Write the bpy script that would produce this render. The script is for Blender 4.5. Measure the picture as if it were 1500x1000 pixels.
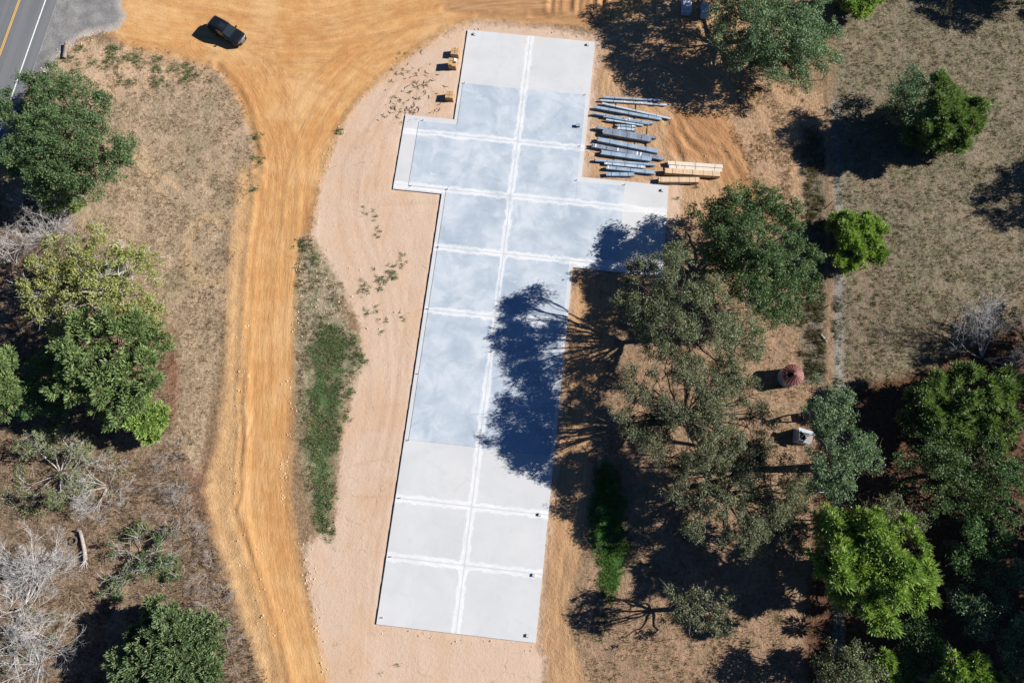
import bpy, math, random
import numpy as np
from mathutils import Vector, Matrix

for o in list(bpy.data.objects):
    bpy.data.objects.remove(o)
SC = bpy.context.scene
COL = SC.collection
R = math.radians

# ------------------------------------------------------------------ camera, sky, sun, exposure
TILT = R(14.0)
SLANT = 80.0
CT, ST = math.cos(TILT), math.sin(TILT)
H = SLANT * CT
cam = bpy.data.cameras.new('camera')
cam.lens = 24; cam.sensor_width = 36; cam.clip_start = 0.5; cam.clip_end = 1500
cam_ob = bpy.data.objects.new('camera', cam); COL.objects.link(cam_ob)
cam_ob.location = (0, 0, H); cam_ob.rotation_euler = (TILT, 0, 0)
SC.camera = cam_ob

SUN_EL = R(31.5)
SUN_VEC = Vector((math.cos(SUN_EL) * 0.9928, math.cos(SUN_EL) * 0.12, math.sin(SUN_EL)))
world = bpy.data.worlds.new('World'); SC.world = world; world.use_nodes = True
wn = world.node_tree.nodes; wl = world.node_tree.links
wn.clear()
wo = wn.new('ShaderNodeOutputWorld'); wb = wn.new('ShaderNodeBackground'); sky = wn.new('ShaderNodeTexSky')
sky.sky_type = 'NISHITA'; sky.sun_disc = False
sky.sun_elevation = SUN_EL; sky.sun_rotation = math.atan2(SUN_VEC.x, SUN_VEC.y)
sky.air_density = 0.6; sky.dust_density = 0.0; sky.ozone_density = 10.0
wb.inputs['Strength'].default_value = 0.05
wl.new(sky.outputs[0], wb.inputs['Color']); wl.new(wb.outputs[0], wo.inputs['Surface'])
sun = bpy.data.lights.new('sun', 'SUN'); sun.energy = 5.0; sun.angle = R(0.5); sun.color = (1.0, 0.97, 0.93)
sun_ob = bpy.data.objects.new('sun', sun); COL.objects.link(sun_ob)
sun_ob.rotation_euler = SUN_VEC.to_track_quat('Z', 'Y').to_euler(); sun_ob.location = (60, 10, 60)
SC.view_settings.view_transform = 'Standard'; SC.view_settings.look = 'None'
SC.view_settings.gamma = 1.0; SC.view_settings.use_curve_mapping = False
SC.view_settings.exposure = 1.08
SC.render.engine = 'CYCLES'
SC.cycles.max_bounces = 6; SC.cycles.transparent_max_bounces = 4

# ------------------------------------------------------------------ camera model of the survey flight (photo points -> ground)
def at(px, py, h=0.0):
    u = (px - 750.0) / 1000.0; v = (500.0 - py) / 1000.0
    k = (H - h) / (CT - v * ST)
    return np.array([u * k, k * (v * CT + ST), h])
def mpp(py, h=0.0):
    v = (500.0 - py) / 1000.0
    return (H - h) / (CT - v * ST) / 1000.0
def to_px(x, y):
    dep = y * ST + H * CT
    yy = y * CT - H * ST
    return 750 + 1000 * x / dep, 500 - 1000 * yy / dep

# ------------------------------------------------------------------ numpy noise
def _hash(i, j, s):
    n = (i.astype(np.int64) * 374761393 + j.astype(np.int64) * 668265263 + s * 1442695041) & 0x7fffffff
    n = ((n ^ (n >> 13)) * 1274126177) & 0x7fffffff
    return ((n ^ (n >> 16)) & 0xffff) / 65535.0
def vnoise(x, y, s=0):
    xi = np.floor(x); yi = np.floor(y); fx = x - xi; fy = y - yi
    fx = fx * fx * (3 - 2 * fx); fy = fy * fy * (3 - 2 * fy)
    a = _hash(xi, yi, s); b = _hash(xi + 1, yi, s); c = _hash(xi, yi + 1, s); d = _hash(xi + 1, yi + 1, s)
    return (a * (1 - fx) + b * fx) * (1 - fy) + (c * (1 - fx) + d * fx) * fy
def fbm(x, y, s=0, o=4):
    r = 0; a = 0.5; t = 0
    for k in range(o):
        r = r + a * vnoise(x, y, s + k); t += a; x = x * 2.03 + 7.1; y = y * 2.03 - 3.7; a *= 0.5
    return r / t
def sdf(X, Y, poly):
    """signed distance, positive inside, for arrays of photo points"""
    d = np.full(X.shape, 1e18); ins = np.zeros(X.shape, bool); n = len(poly)
    for i in range(n):
        x0, y0 = poly[i]; x1, y1 = poly[(i + 1) % n]
        ex, ey = x1 - x0, y1 - y0
        wx = X - x0; wy = Y - y0
        t = np.clip((wx * ex + wy * ey) / (ex * ex + ey * ey + 1e-9), 0, 1)
        d = np.minimum(d, (wx - ex * t) ** 2 + (wy - ey * t) ** 2)
        if y0 != y1:
            c = ((y0 > Y) != (y1 > Y)) & (X < (x1 - x0) * (Y - y0) / (y1 - y0) + x0)
            ins ^= c
    d = np.sqrt(d)
    return np.where(ins, d, -d)
def smooth(pts, n=6, closed=False):
    P = np.array(pts, float); out = []
    m = len(P)
    for i in range(m if closed else m - 1):
        if closed:
            p0, p1, p2, p3 = P[i - 1], P[i], P[(i + 1) % m], P[(i + 2) % m]
        else:
            p0, p1, p2, p3 = P[max(i - 1, 0)], P[i], P[i + 1], P[min(i + 2, m - 1)]
        for k in range(n):
            t = k / n
            out.append(0.5 * ((2 * p1) + (-p0 + p2) * t + (2 * p0 - 5 * p1 + 4 * p2 - p3) * t * t + (-p0 + 3 * p1 - 3 * p2 + p3) * t ** 3))
    if not closed: out.append(P[-1])
    return np.array(out)

# ------------------------------------------------------------------ material helpers
class NT:
    def __init__(s, name):
        s.m = bpy.data.materials.new(name); s.m.use_nodes = True
        s.t = s.m.node_tree; s.n = s.t.nodes; s.n.clear()
        s.out = s.n.new('ShaderNodeOutputMaterial')
    def lk(s, a, b): s.t.links.new(a, b)
    def setin(s, sock, v):
        if isinstance(v, bpy.types.NodeSocket): s.lk(v, sock)
        elif isinstance(v, (tuple, list)) and len(v) == 3 and sock.type == 'RGBA': sock.default_value = (*v, 1)
        else: sock.default_value = v
    def math(s, op, a, b=0.0, c=None, clamp=False):
        n = s.n.new('ShaderNodeMath'); n.operation = op; n.use_clamp = clamp
        s.setin(n.inputs[0], a); s.setin(n.inputs[1], b)
        if c is not None: s.setin(n.inputs[2], c)
        return n.outputs[0]
    def mix(s, f, a, b, mode='MIX'):
        n = s.n.new('ShaderNodeMix'); n.data_type = 'RGBA'; n.blend_type = mode
        s.setin(n.inputs[0], f); s.setin(n.inputs[6], a); s.setin(n.inputs[7], b)
        return n.outputs[2]
    def noise(s, vec, scale, detail=3.0, rough=0.55, dist=0.0):
        n = s.n.new('ShaderNodeTexNoise'); n.inputs['Scale'].default_value = scale
        n.inputs['Detail'].default_value = detail; n.inputs['Roughness'].default_value = rough
        n.inputs['Distortion'].default_value = dist
        if vec is not None: s.lk(vec, n.inputs['Vector'])
        return n.outputs['Fac']
    def attr(s, name, kind='Fac'):
        n = s.n.new('ShaderNodeAttribute'); n.attribute_name = name
        return n.outputs[kind]
    def obj(s):
        return s.n.new('ShaderNodeTexCoord').outputs['Object']
    def pos(s):
        return s.n.new('ShaderNodeNewGeometry').outputs['Position']
    def vmul(s, vec, xyz):
        n = s.n.new('ShaderNodeVectorMath'); n.operation = 'MULTIPLY'
        s.lk(vec, n.inputs[0]); n.inputs[1].default_value = xyz
        return n.outputs[0]
    def rng(s, v, a, b, c=0.0, d=1.0):
        n = s.n.new('ShaderNodeMapRange'); n.clamp = True
        s.setin(n.inputs[0], v)
        for i, q in enumerate((a, b, c, d)): s.setin(n.inputs[i + 1], q)
        return n.outputs[0]
    def bump(s, h, strength, dist):
        n = s.n.new('ShaderNodeBump'); n.inputs['Strength'].default_value = strength
        n.inputs['Distance'].default_value = dist; s.lk(h, n.inputs['Height'])
        return n.outputs[0]
    def bsdf(s, col, rough=0.8, metal=0.0, spec=0.3, normal=None, **kw):
        n = s.n.new('ShaderNodeBsdfPrincipled')
        s.setin(n.inputs['Base Color'], col); s.setin(n.inputs['Roughness'], rough)
        s.setin(n.inputs['Metallic'], metal); n.inputs['Specular IOR Level'].default_value = spec
        for k, v in kw.items(): s.setin(n.inputs[k], v)
        if normal is not None: s.lk(normal, n.inputs['Normal'])
        s.lk(n.outputs[0], s.out.inputs['Surface'])
        return n

def simple(name, col, rough=0.7, metal=0.0, spec=0.3, var=0.25, scale=3.0, bump=0.0):
    t = NT(name); p = t.obj()
    n = t.noise(p, scale, 4)
    c = t.mix(t.rng(n, 0.3, 0.7), tuple(x * (1 - var) for x in col), tuple(min(1, x * (1 + var)) for x in col))
    nm = t.bump(t.noise(p, scale * 8, 2), bump, 0.02) if bump else None
    t.bsdf(c, rough, metal, spec, nm)
    return t.m

# ------------------------------------------------------------------ object helpers
def mesh_np(name, V, F, mat=None, attrs=None, smooth_=False):
    """F: list of (array of faces n x k)"""
    me = bpy.data.meshes.new(name)
    V = np.asarray(V, np.float32).reshape(-1, 3)
    if not isinstance(F, (list, tuple)): F = [F]
    F = [np.asarray(f, np.int32) for f in F if len(f)]
    me.vertices.add(len(V)); me.vertices.foreach_set('co', V.ravel())
    loops = np.concatenate([f.ravel() for f in F])
    tot = np.concatenate([np.full(len(f), f.shape[1], np.int32) for f in F])
    st = np.concatenate([[0], np.cumsum(tot)[:-1]]).astype(np.int32)
    me.loops.add(len(loops)); me.loops.foreach_set('vertex_index', loops)
    me.polygons.add(len(tot)); me.polygons.foreach_set('loop_start', st); me.polygons.foreach_set('loop_total', tot)
    me.polygons.foreach_set('use_smooth', np.full(len(tot), bool(smooth_)))
    for k, (dom, typ, arr) in (attrs or {}).items():
        a = me.attributes.new(k, typ, dom)
        a.data.foreach_set('vector' if typ == 'FLOAT_VECTOR' else 'value', np.asarray(arr, np.float32).ravel())
    me.update(calc_edges=True)
    if mat: me.materials.append(mat)
    return me
def link(name, me, parent=None, loc=None):
    o = bpy.data.objects.new(name, me); COL.objects.link(o)
    if parent is not None: o.parent = parent
    if loc is not None: o.location = loc
    return o
def tag(o, label=None, cat=None, group=None, kind=None):
    if label: o['label'] = label
    if cat: o['category'] = cat
    if group: o['group'] = group
    if kind: o['kind'] = kind
    return o
def empty(name, loc, label, cat, group=None, rz=0.0):
    o = bpy.data.objects.new(name, None); COL.objects.link(o)
    o.location = loc; o.rotation_euler = (0, 0, rz); o.empty_display_size = 0.3
    return tag(o, label, cat, group)
def copy_tree(o, parent=None):
    c = o.copy(); COL.objects.link(c)
    if parent is not None: c.parent = parent
    for ch in list(o.children): copy_tree(ch, c)
    return c

class MB:
    """collects boxes, tubes and loose faces into one mesh"""
    def __init__(s): s.V = []; s.Q = []; s.T = []; s.n = 0
    def add(s, V, Q=None, T=None):
        V = np.asarray(V, float).reshape(-1, 3)
        if Q is not None and len(Q): s.Q.append(np.asarray(Q) + s.n)
        if T is not None and len(T): s.T.append(np.asarray(T) + s.n)
        s.V.append(V); s.n += len(V)
    def box(s, c, d, rz=0.0, M=None, taper=1.0):
        x, y, z = d[0] / 2, d[1] / 2, d[2] / 2
        V = np.array([[sx * x * (taper if sz > 0 else 1), sy * y * (taper if sz > 0 else 1), sz * z] for sz in (-1, 1) for sy in (-1, 1) for sx in (-1, 1)])
        if M is not None: V = V @ np.array(M.to_3x3()).T
        elif rz:
            cc, ss = math.cos(rz), math.sin(rz); V = np.stack([V[:, 0] * cc - V[:, 1] * ss, V[:, 0] * ss + V[:, 1] * cc, V[:, 2]], 1)
        s.add(V + np.array(c), [[0, 2, 3, 1], [4, 5, 7, 6], [0, 1, 5, 4], [2, 6, 7, 3], [0, 4, 6, 2], [1, 3, 7, 5]])
    def tube(s, P, rad, sides=5, cap=True):
        P = np.asarray(P, float); n = len(P)
        rad = np.broadcast_to(np.asarray(rad, float), (n,))
        d = np.gradient(P, axis=0); d /= np.linalg.norm(d, axis=1)[:, None] + 1e-9
        ref = np.where(np.abs(d[:, 2:3]) > 0.9, np.array([[1.0, 0, 0]]), np.array([[0, 0, 1.0]]))
        a = np.cross(d, ref); a /= np.linalg.norm(a, axis=1)[:, None] + 1e-9
        b = np.cross(d, a)
        th = np.arange(sides) * 2 * math.pi / sides
        V = P[:, None, :] + rad[:, None, None] * (a[:, None, :] * np.cos(th)[None, :, None] + b[:, None, :] * np.sin(th)[None, :, None])
        i = np.arange(n - 1)[:, None] * sides; j = np.arange(sides)[None, :]; k = (j + 1) % sides
        Q = np.stack([i + j, i + k, i + sides + k, i + sides + j], -1).reshape(-1, 4)
        T = []
        V = V.reshape(-1, 3)
        if cap:
            V = np.vstack([V, P[0], P[-1]]); m = n * sides
            T = [[m, (q + 1) % sides, q] for q in range(sides)] + [[m + 1, (n - 1) * sides + q, (n - 1) * sides + (q + 1) % sides] for q in range(sides)]
        s.add(V, Q, T)
    def mesh(s, name, mat=None, smooth_=False, attrs=None):
        F = []
        if s.Q: F.append(np.concatenate(s.Q))
        if s.T: F.append(np.concatenate(s.T))
        return mesh_np(name, np.concatenate(s.V), F, mat, attrs, smooth_)
    def build(s, name, mat, parent=None, smooth_=False, loc=None):
        return link(name, s.mesh(name, mat, smooth_), parent, loc)

# ------------------------------------------------------------------ ground zones, traced as areas of soil and plants on the site, plus the fence's shade strip
Z = {}
Z['pasture'] = [(1218, -150), (1900, -150), (1900, 560), (1480, 570), (1330, 570), (1236, 580), (1226, 300)]
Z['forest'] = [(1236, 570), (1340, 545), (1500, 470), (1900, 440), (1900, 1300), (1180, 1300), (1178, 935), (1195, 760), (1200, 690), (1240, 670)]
Z['brush'] = [(-400, 250), (60, 285), (120, 330), (120, 470), (258, 515), (246, 560), (258, 640), (292, 720), (330, 850), (388, 1000), (400, 1250), (-400, 1250)]
Z['meadow'] = [(112, 62), (190, 70), (260, 84), (325, 104), (352, 150), (373, 200), (370, 250), (345, 330), (336, 420), (330, 500), (302, 620), (292, 700), (252, 650), (262, 560), (258, 480), (120, 330), (60, 285), (30, 200), (70, 110)]
Z['sandy'] = [(105, 62), (200, 70), (265, 85), (320, 108), (300, 125), (240, 125), (180, 140), (150, 150), (120, 120), (95, 95)]
Z['tanfield'] = [(1085, 112), (1205, 135), (1196, 330), (1120, 335), (1100, 272), (1082, 215), (1062, 165)]
Z['shady'] = [(870, 395), (1000, 415), (1190, 330), (1212, 480), (1210, 560), (1205, 750), (1200, 900), (1185, 1250), (880, 1250), (850, 940), (866, 640)]
Z['strip'] = [(836, 392), (905, 398), (905, 470), (880, 560), (868, 640), (864, 720), (848, 820), (828, 900), (860, 1000), (880, 1250), (795, 1250), (800, 960), (784, 940)]
Z['yard'] = [(862, 55), (905, 0), (1000, -60), (1100, 20), (1110, 150), (1065, 168), (1090, 230), (1105, 290), (1040, 340), (975, 330), (975, 268), (850, 260)]
Z['mud'] = [(985, 160), (1062, 165), (1087, 215), (1106, 275), (1112, 305), (1065, 290), (1056, 262), (1060, 238), (1010, 234), (975, 215)]
Z['pad'] = [(606, 78), (655, 44), (700, 30), (800, 38), (880, 56), (862, 262), (1000, 266), (980, 410), (842, 395), (790, 945), (800, 962), (796, 1010), (800, 1250), (480, 1250), (466, 960), (455, 880), (446, 800), (490, 760), (500, 640), (520, 560), (530, 480), (510, 440), (486, 400), (458, 350), (470, 260), (497, 190), (520, 150), (560, 110)]
Z['bank'] = [(350, 245), (378, 245), (364, 400), (356, 560), (360, 650), (352, 740), (384, 860), (425, 1000), (440, 1200), (392, 1200), (386, 1000), (346, 880), (312, 780), (300, 720), (318, 640), (330, 560), (334, 420)]
Z['clay'] = [(150, -150), (1000, -150), (985, -30), (930, 30), (870, 36), (800, 32), (700, 26), (655, 42), (606, 76), (560, 112), (520, 152), (496, 190), (470, 260), (455, 320), (440, 390), (433, 470), (430, 560), (426, 640), (424, 720), (434, 800), (450, 880), (482, 1000), (520, 1250), (440, 1250), (418, 1000), (385, 900), (358, 800), (342, 740), (352, 650), (355, 560), (358, 420), (366, 330), (378, 250), (374, 200), (350, 146), (325, 105), (265, 84), (190, 70), (150, 40)]
Z['churn'] = [(640, -20), (905, -20), (895, 34), (800, 31), (700, 22), (655, 18)]
Z['gravel'] = [(78, -150), (188, -150), (189, -25), (177, 8), (186, 24), (174, 44), (150, 47), (118, 57), (98, 72), (82, 94), (64, 114), (40, 122), (30, 110), (55, 55)]
Z['weedy'] = [(437, 345), (462, 352), (476, 382), (500, 418), (503, 455), (512, 480), (532, 500), (536, 535), (522, 560), (506, 600), (496, 640), (490, 690), (488, 740), (488, 800), (470, 775), (450, 720), (440, 660), (434, 590), (431, 500), (431, 460)]
Z['lush'] = [(468, 470), (498, 484), (512, 515), (503, 560), (500, 620), (488, 690), (484, 740), (474, 790), (460, 755), (452, 700), (446, 640), (442, 580), (456, 555), (458, 500)]
Z['lawn'] = [(868, 690), (885, 672), (902, 690), (918, 730), (916, 768), (926, 800), (912, 850), (900, 885), (880, 868), (872, 825), (862, 795), (864, 730)]
Z['fence_shade'] = [(1176, 185), (1206, 190), (1209, 330), (1207, 560), (1176, 560), (1172, 440), (1178, 330)]
Z['paleline'] = [(1220, 150), (1226, 150), (1233, 300), (1234, 560), (1232, 720), (1234, 960), (1222, 960), (1223, 560), (1225, 300)]
Z['redlitter'] = [(240, 520), (262, 520), (290, 620), (330, 800), (300, 760), (262, 660), (250, 600)]

SLAB_P = None
# slab frame: origin at the lower left corner, u across, v along
SO = np.array([-14.40, -11.56]); UD = np.array([math.cos(R(-6.3)), math.sin(R(-6.3))]); VD = np.array([math.cos(R(83.45)), math.sin(R(83.45))])
def sl(u, v): return SO + UD * u + VD * v
SLAB_UV = [(0, 0), (17, 0), (17, 42.2), (27.8, 42.2), (27.8, 54.2), (17, 54.2), (17, 73.75), (0.15, 73.75), (0.15, 60.4), (-6.1, 60.4), (-6.1, 50.0), (0, 50.0)]
SLAB_W = [tuple(sl(u, v)) for u, v in SLAB_UV]

# wheel tracks: (points in photo, offsets in px across, rut depth)
def family(pts, n, spread, seed, jit=3.0):
    r = random.Random(seed); out = []
    C = smooth(pts, 5)
    d = np.gradient(C, axis=0); d /= np.linalg.norm(d, axis=1)[:, None] + 1e-9
    nn = np.stack([-d[:, 1], d[:, 0]], 1)
    for k in range(n):
        o = (k / (n - 1) - 0.5) * spread + r.uniform(-jit, jit)
        ph = r.uniform(0, 6.3); a = r.uniform(1, 4)
        w = np.sin(np.linspace(0, 5, len(C)) + ph) * a
        i0 = int(r.uniform(0, 0.35) * len(C)); i1 = int(r.uniform(0.65, 1.0) * len(C))
        out.append((C + nn * (o + w)[:, None])[i0:max(i1, i0 + 4)])
    return out
ROAD_C = [(300, 62), (350, 95), (385, 150), (412, 215), (412, 300), (400, 400), (394, 500), (392, 600), (388, 700), (394, 790), (412, 880), (440, 1000), (470, 1120)]
TOP_C = [(190, 25), (300, 45), (450, 60), (560, 40), (700, 12), (820, 8), (960, -20)]
SWEEP_C = [(720, 18), (600, 50), (510, 110), (450, 190), (425, 270), (412, 360)]
MUD_C = [(960, 130), (1010, 175), (1050, 220), (1078, 280), (1090, 330)]
PAD_C = [(640, 70), (570, 140), (535, 220), (525, 320), (560, 430), (570, 560), (545, 700), (520, 820), (510, 1000)]
STR_C = [(858, 400), (846, 520), (836, 640), (822, 760), (808, 880), (815, 1000), (830, 1080)]
TRK = []
for i, (c, n, sp, dep) in enumerate(((ROAD_C, 7, 62, .022), (TOP_C, 4, 54, .015), (SWEEP_C, 4, 66, .015), (MUD_C, 8, 62, .05), (PAD_C, 4, 56, .010), (STR_C, 3, 20, .02))):
    for p in family(c, n, sp, 11 + i): TRK.append((p, dep, 0.28))
for pts in ([(990, 165), (1000, 200), (1030, 225), (1062, 232)], [(1000, 170), (1020, 200), (1058, 222), (1088, 262)], [(975, 180), (985, 215), (1000, 236)], [(985, 190), (992, 220), (998, 236)],
            [(780, 22), (830, 28), (890, 26)], [(700, 24), (760, 20), (850, 22)], [(650, 14), (750, 26), (880, 34)]):
    TRK.append((smooth(pts), .09, 0.35))
rt = random.Random(3)
for k in range(16):
    x0, y0 = rt.uniform(200, 480), rt.uniform(20, 110); a = rt.uniform(-.5, .5) + (0 if rt.random() < .6 else 1.2); L = rt.uniform(60, 170); cv_ = rt.uniform(-.5, .5)
    q = [(x0 + L * f * math.cos(a + cv_ * f), y0 + L * f * math.sin(a + cv_ * f) * .6) for f in (0, .33, .66, 1)]
    for o in (0, 17): TRK.append((smooth([(x + o * .3, y + o) for x, y in q]), .012, .2))
for k in range(10):
    y0 = rt.uniform(280, 900); x0 = rt.uniform(365, 400); q = [(x0, y0), (x0 + rt.uniform(0, 20), y0 + 60), (x0 + rt.uniform(5, 35), y0 + 130)]
    TRK.append((smooth(q), .015, .2)); TRK.append((smooth([(x + 18, y) for x, y in q]), .015, .2))
for q in ([(600, 165), (612, 130), (640, 105)], [(560, 125), (590, 118), (628, 130), (640, 160)], [(500, 240), (520, 205), (560, 160), (590, 120)], [(520, 300), (528, 240), (548, 190), (575, 150)], [(500, 290), (560, 300), (640, 296)], [(610, 200), (560, 190), (520, 196)],
          [(570, 560), (640, 556), (600, 566)], [(545, 600), (600, 590), (635, 596)], [(520, 680), (580, 668), (600, 672)], [(510, 730), (590, 725)], [(575, 300), (560, 360), (575, 420)], [(600, 420), (585, 520), (570, 640)]):
    TRK.append((smooth(q), .02, .22))
for x in (808, 818, 828, 836, 848, 858, 868, 882): TRK.append((smooth([(x + 3, -12), (x + 1, 0), (x, 14)]), .22, 0.33))   # cleat marks pushed up by a dozer
TRK.append((smooth([(357, 545), (353, 590), (355, 640), (350, 690), (352, 715), (345, 748)]), .13, 0.2))
TRK.append((smooth([(372, 240), (380, 290), (372, 350), (366, 420), (362, 500), (356, 545)]), .06, 0.35))
TRK.append((smooth([(340, 745), (362, 800), (378, 850), (402, 930), (420, 1010)]), .08, 0.35))
TRK.append((smooth([(318, 96), (346, 128), (364, 170), (374, 215), (380, 250)]), .12, 0.4))
RING = [smooth([(310 + 34 * k * math.cos(a), 366 + 44 * k * math.sin(a)) for a in np.linspace(0, 6.28, 14)[:-1]], 4, True) for k in (1.0, 1.2)]
ARCS = [smooth([(1248 + k, 395), (1262 + k * 1.4, 430), (1285 + k * 2, 470), (1330 + 2.5 * k, 505)]) for k in (0, 12, 26, 44)]
ARCS += [smooth([(1245 + k, 400), (1246 + k, 470), (1248 + k, 560)]) for k in (6, 22, 40)]
ARCS += [smooth([(210, 225), (225, 250), (260, 275)]), smooth([(190, 215), (215, 255), (240, 290)])]

# ---- the grid
def axis(a, b, step, far):
    mid = np.arange(a, b + step * .5, step)
    g = []; d = step; x = 0
    while x < far:
        d *= 1.45; x += d; g.append(x)
    g = np.array(g)
    return np.concatenate([(mid[0] - g)[::-1], mid, mid[-1] + g])
STEP = 0.31
AX = axis(-74, 74, STEP, 260); AY = axis(-21, 71, STEP, 190)
GX, GY = np.meshgrid(AX, AY)
PX, PY = to_px(GX, GY)
ATT = {}
MPP = 0.083
for k, poly in Z.items():
    bx0 = min(p[0] for p in poly) - 70; bx1 = max(p[0] for p in poly) + 70; by0 = min(p[1] for p in poly) - 70; by1 = max(p[1] for p in poly) + 70
    m = (PX > bx0) & (PX < bx1) & (PY > by0) & (PY < by1)
    a = np.full(PX.shape, -6.0)
    a[m] = np.clip(sdf(PX[m], PY[m], poly) * MPP, -6, 6)
    ATT[k] = a
slab_d = sdf(GX, GY, SLAB_W)
def polydist(line, width_px):
    bx0, by0 = line.min(0) - width_px; bx1, by1 = line.max(0) + width_px
    m = np.nonzero((PX > bx0) & (PX < bx1) & (PY > by0) & (PY < by1))
    X, Y = PX[m], PY[m]; d = np.full(X.shape, 1e9)
    for i in range(len(line) - 1):
        x0, y0 = line[i]; ex, ey = line[i + 1] - line[i]
        t = np.clip(((X - x0) * ex + (Y - y0) * ey) / (ex * ex + ey * ey + 1e-9), 0, 1)
        d = np.minimum(d, (X - x0 - ex * t) ** 2 + (Y - y0 - ey * t) ** 2)
    return m, np.sqrt(d) * MPP
GZ = (fbm(GX * .12, GY * .12, 3, 3) - .5) * .35
rough = (fbm(GX * .9, GY * .9, 5, 3) - .5)
flat = np.clip(np.maximum(ATT['pad'], ATT['clay']) / 1.5 + .5, 0, 1)
GZ = GZ * (1 - .6 * flat) + rough * (.16 * (1 - flat) + .03)
GZ += np.clip(1 - np.abs(ATT['bank']) / 1.2, 0, 1) * .12
trk = np.zeros(GX.shape); dz = np.zeros(GX.shape)
for line, dep, w in TRK:
    m, d = polydist(line, 14)
    wob = .6 + .8 * vnoise(GX[m] * .5, GY[m] * .5, 9)
    trk[m] = np.maximum(trk[m], np.exp(-(d / w) ** 2) * np.clip(wob, 0, 1))
    dz[m] += (-dep * np.exp(-(d / w) ** 2) + dep * .55 * np.exp(-((d - 1.9 * w) / (.8 * w)) ** 2)) * np.clip(wob, .3, 1.2)
dz = np.clip(dz, -.3, .18)
GZ += dz
pale = np.zeros(GX.shape)
for line in RING + ARCS:
    m, d = polydist(line, 12)
    pale[m] = np.maximum(pale[m], np.exp(-(d / .3) ** 2))
roadline = [at(27 - 80, 75 - 220 + 0)[:2]]
GZ = np.where(slab_d > -.25, np.minimum(GZ * .3, .02) - .04, GZ)
near = np.clip(1 - (-slab_d - .25) / 1.5, 0, 1)
GZ = np.where(slab_d <= -.25, GZ * (1 - .7 * near), GZ)
# flow coordinates that follow how the machines drove
FLOW = [ROAD_C, TOP_C, SWEEP_C, MUD_C, PAD_C, STR_C]
fs = np.zeros(GX.shape); ft = np.zeros(GX.shape); best = np.full(GX.shape, 1e9)
for li, c in enumerate(FLOW):
    L = smooth(c, 5); L = np.array([at(x, y)[:2] for x, y in L]); run = li * 60.0
    for i in range(len(L) - 1):
        e = L[i + 1] - L[i]; le = np.linalg.norm(e); e = e / le
        wx = GX - L[i][0]; wy = GY - L[i][1]
        t = np.clip(wx * e[0] + wy * e[1], 0, le); cx = wx - e[0] * t; cy = wy - e[1] * t
        d = np.hypot(cx, cy); s_ = np.sign(e[0] * wy - e[1] * wx) * d
        m = d < best
        best[m] = d[m]; fs[m] = s_[m] + li * 31; ft[m] = (run + t)[m]
        run += le
def gz(x, y):
    i = np.clip(np.searchsorted(AX, x) - 1, 0, len(AX) - 2); j = np.clip(np.searchsorted(AY, y) - 1, 0, len(AY) - 2)
    fx = (x - AX[i]) / (AX[i + 1] - AX[i]); fy = (y - AY[j]) / (AY[j + 1] - AY[j])
    return (GZ[j, i] * (1 - fx) + GZ[j, i + 1] * fx) * (1 - fy) + (GZ[j + 1, i] * (1 - fx) + GZ[j + 1, i + 1] * fx) * fy
def gpt(px, py, dz=0.0):
    p = at(px, py); return np.array([p[0], p[1], float(gz(p[0], p[1])) + dz])
def zone_val(k, x, y):
    i = np.clip(np.searchsorted(AX, x) - 1, 0, len(AX) - 2); j = np.clip(np.searchsorted(AY, y) - 1, 0, len(AY) - 2)
    return ATT[k][j, i]

# ---- road lies flush on a levelled bed
RD = np.array([(27 - 67 * 0, 0)])
ra = at(27, 0)[:2]; rb = at(0, 75)[:2]
rdir = (at(67, 0)[:2] - at(2, 185)[:2]); rdir /= np.linalg.norm(rdir); rnrm = np.array([rdir[1], -rdir[0]])   # to the right of travel
rmid = at(67, 0)[:2] - rnrm * 3.45
roff = (GX - rmid[0]) * rnrm[0] + (GY - rmid[1]) * rnrm[1]
bed = np.clip((6.2 - np.abs(roff)) / 1.2, 0, 1)
GZ = GZ * (1 - bed) - .03 * bed

# ------------------------------------------------------------------ ground material
t = NT('site_soil_and_grass')
P = t.pos()
n_big = t.noise(P, .16, 3); n_mid = t.noise(P, .7, 4, .6); n_small = t.noise(P, 2.6, 4, .65); n_fine = t.noise(P, 9.0, 3, .7)
n_edge = t.noise(P, 1.1, 5, .65)
flow = t.attr('flow', 'Vector')
st1 = t.noise(t.vmul(flow, (2.4, .22, 1)), 1.0, 4, .65, .6)
st2 = t.noise(t.vmul(flow, (.55, .035, 1)), 1.0, 3, .55, .4)
st3 = t.noise(t.vmul(flow, (5.0, .75, 1)), 1.0, 4, .65, .5)
trk_a = t.attr('trk'); pale_a = t.attr('pale')
speck = t.rng(n_fine, .36, .66); blot = t.rng(n_mid, .32, .68); mott = t.rng(n_small, .33, .67)
def ramp3(f, a, b, c):
    return t.mix(t.rng(f, .5, 1.0), t.mix(t.rng(f, 0, .5), a, b), c)
grassy = t.math('ADD', t.math('MULTIPLY', mott, .55), t.math('MULTIPLY', speck, .45))
c = ramp3(grassy, (.10, .065, .038), (.19, .125, .072), (.30, .215, .135))
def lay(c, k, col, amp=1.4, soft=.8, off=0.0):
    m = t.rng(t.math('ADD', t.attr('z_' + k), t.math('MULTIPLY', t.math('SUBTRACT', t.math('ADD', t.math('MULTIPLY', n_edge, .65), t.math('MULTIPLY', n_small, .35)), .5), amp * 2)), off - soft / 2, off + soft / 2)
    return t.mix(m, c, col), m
pas = ramp3(grassy, (.065, .052, .035), (.155, .122, .084), (.28, .225, .16))
pas = t.mix(t.math('MULTIPLY', t.rng(n_mid, .44, .66), .7), pas, (.125, .125, .066))
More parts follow.
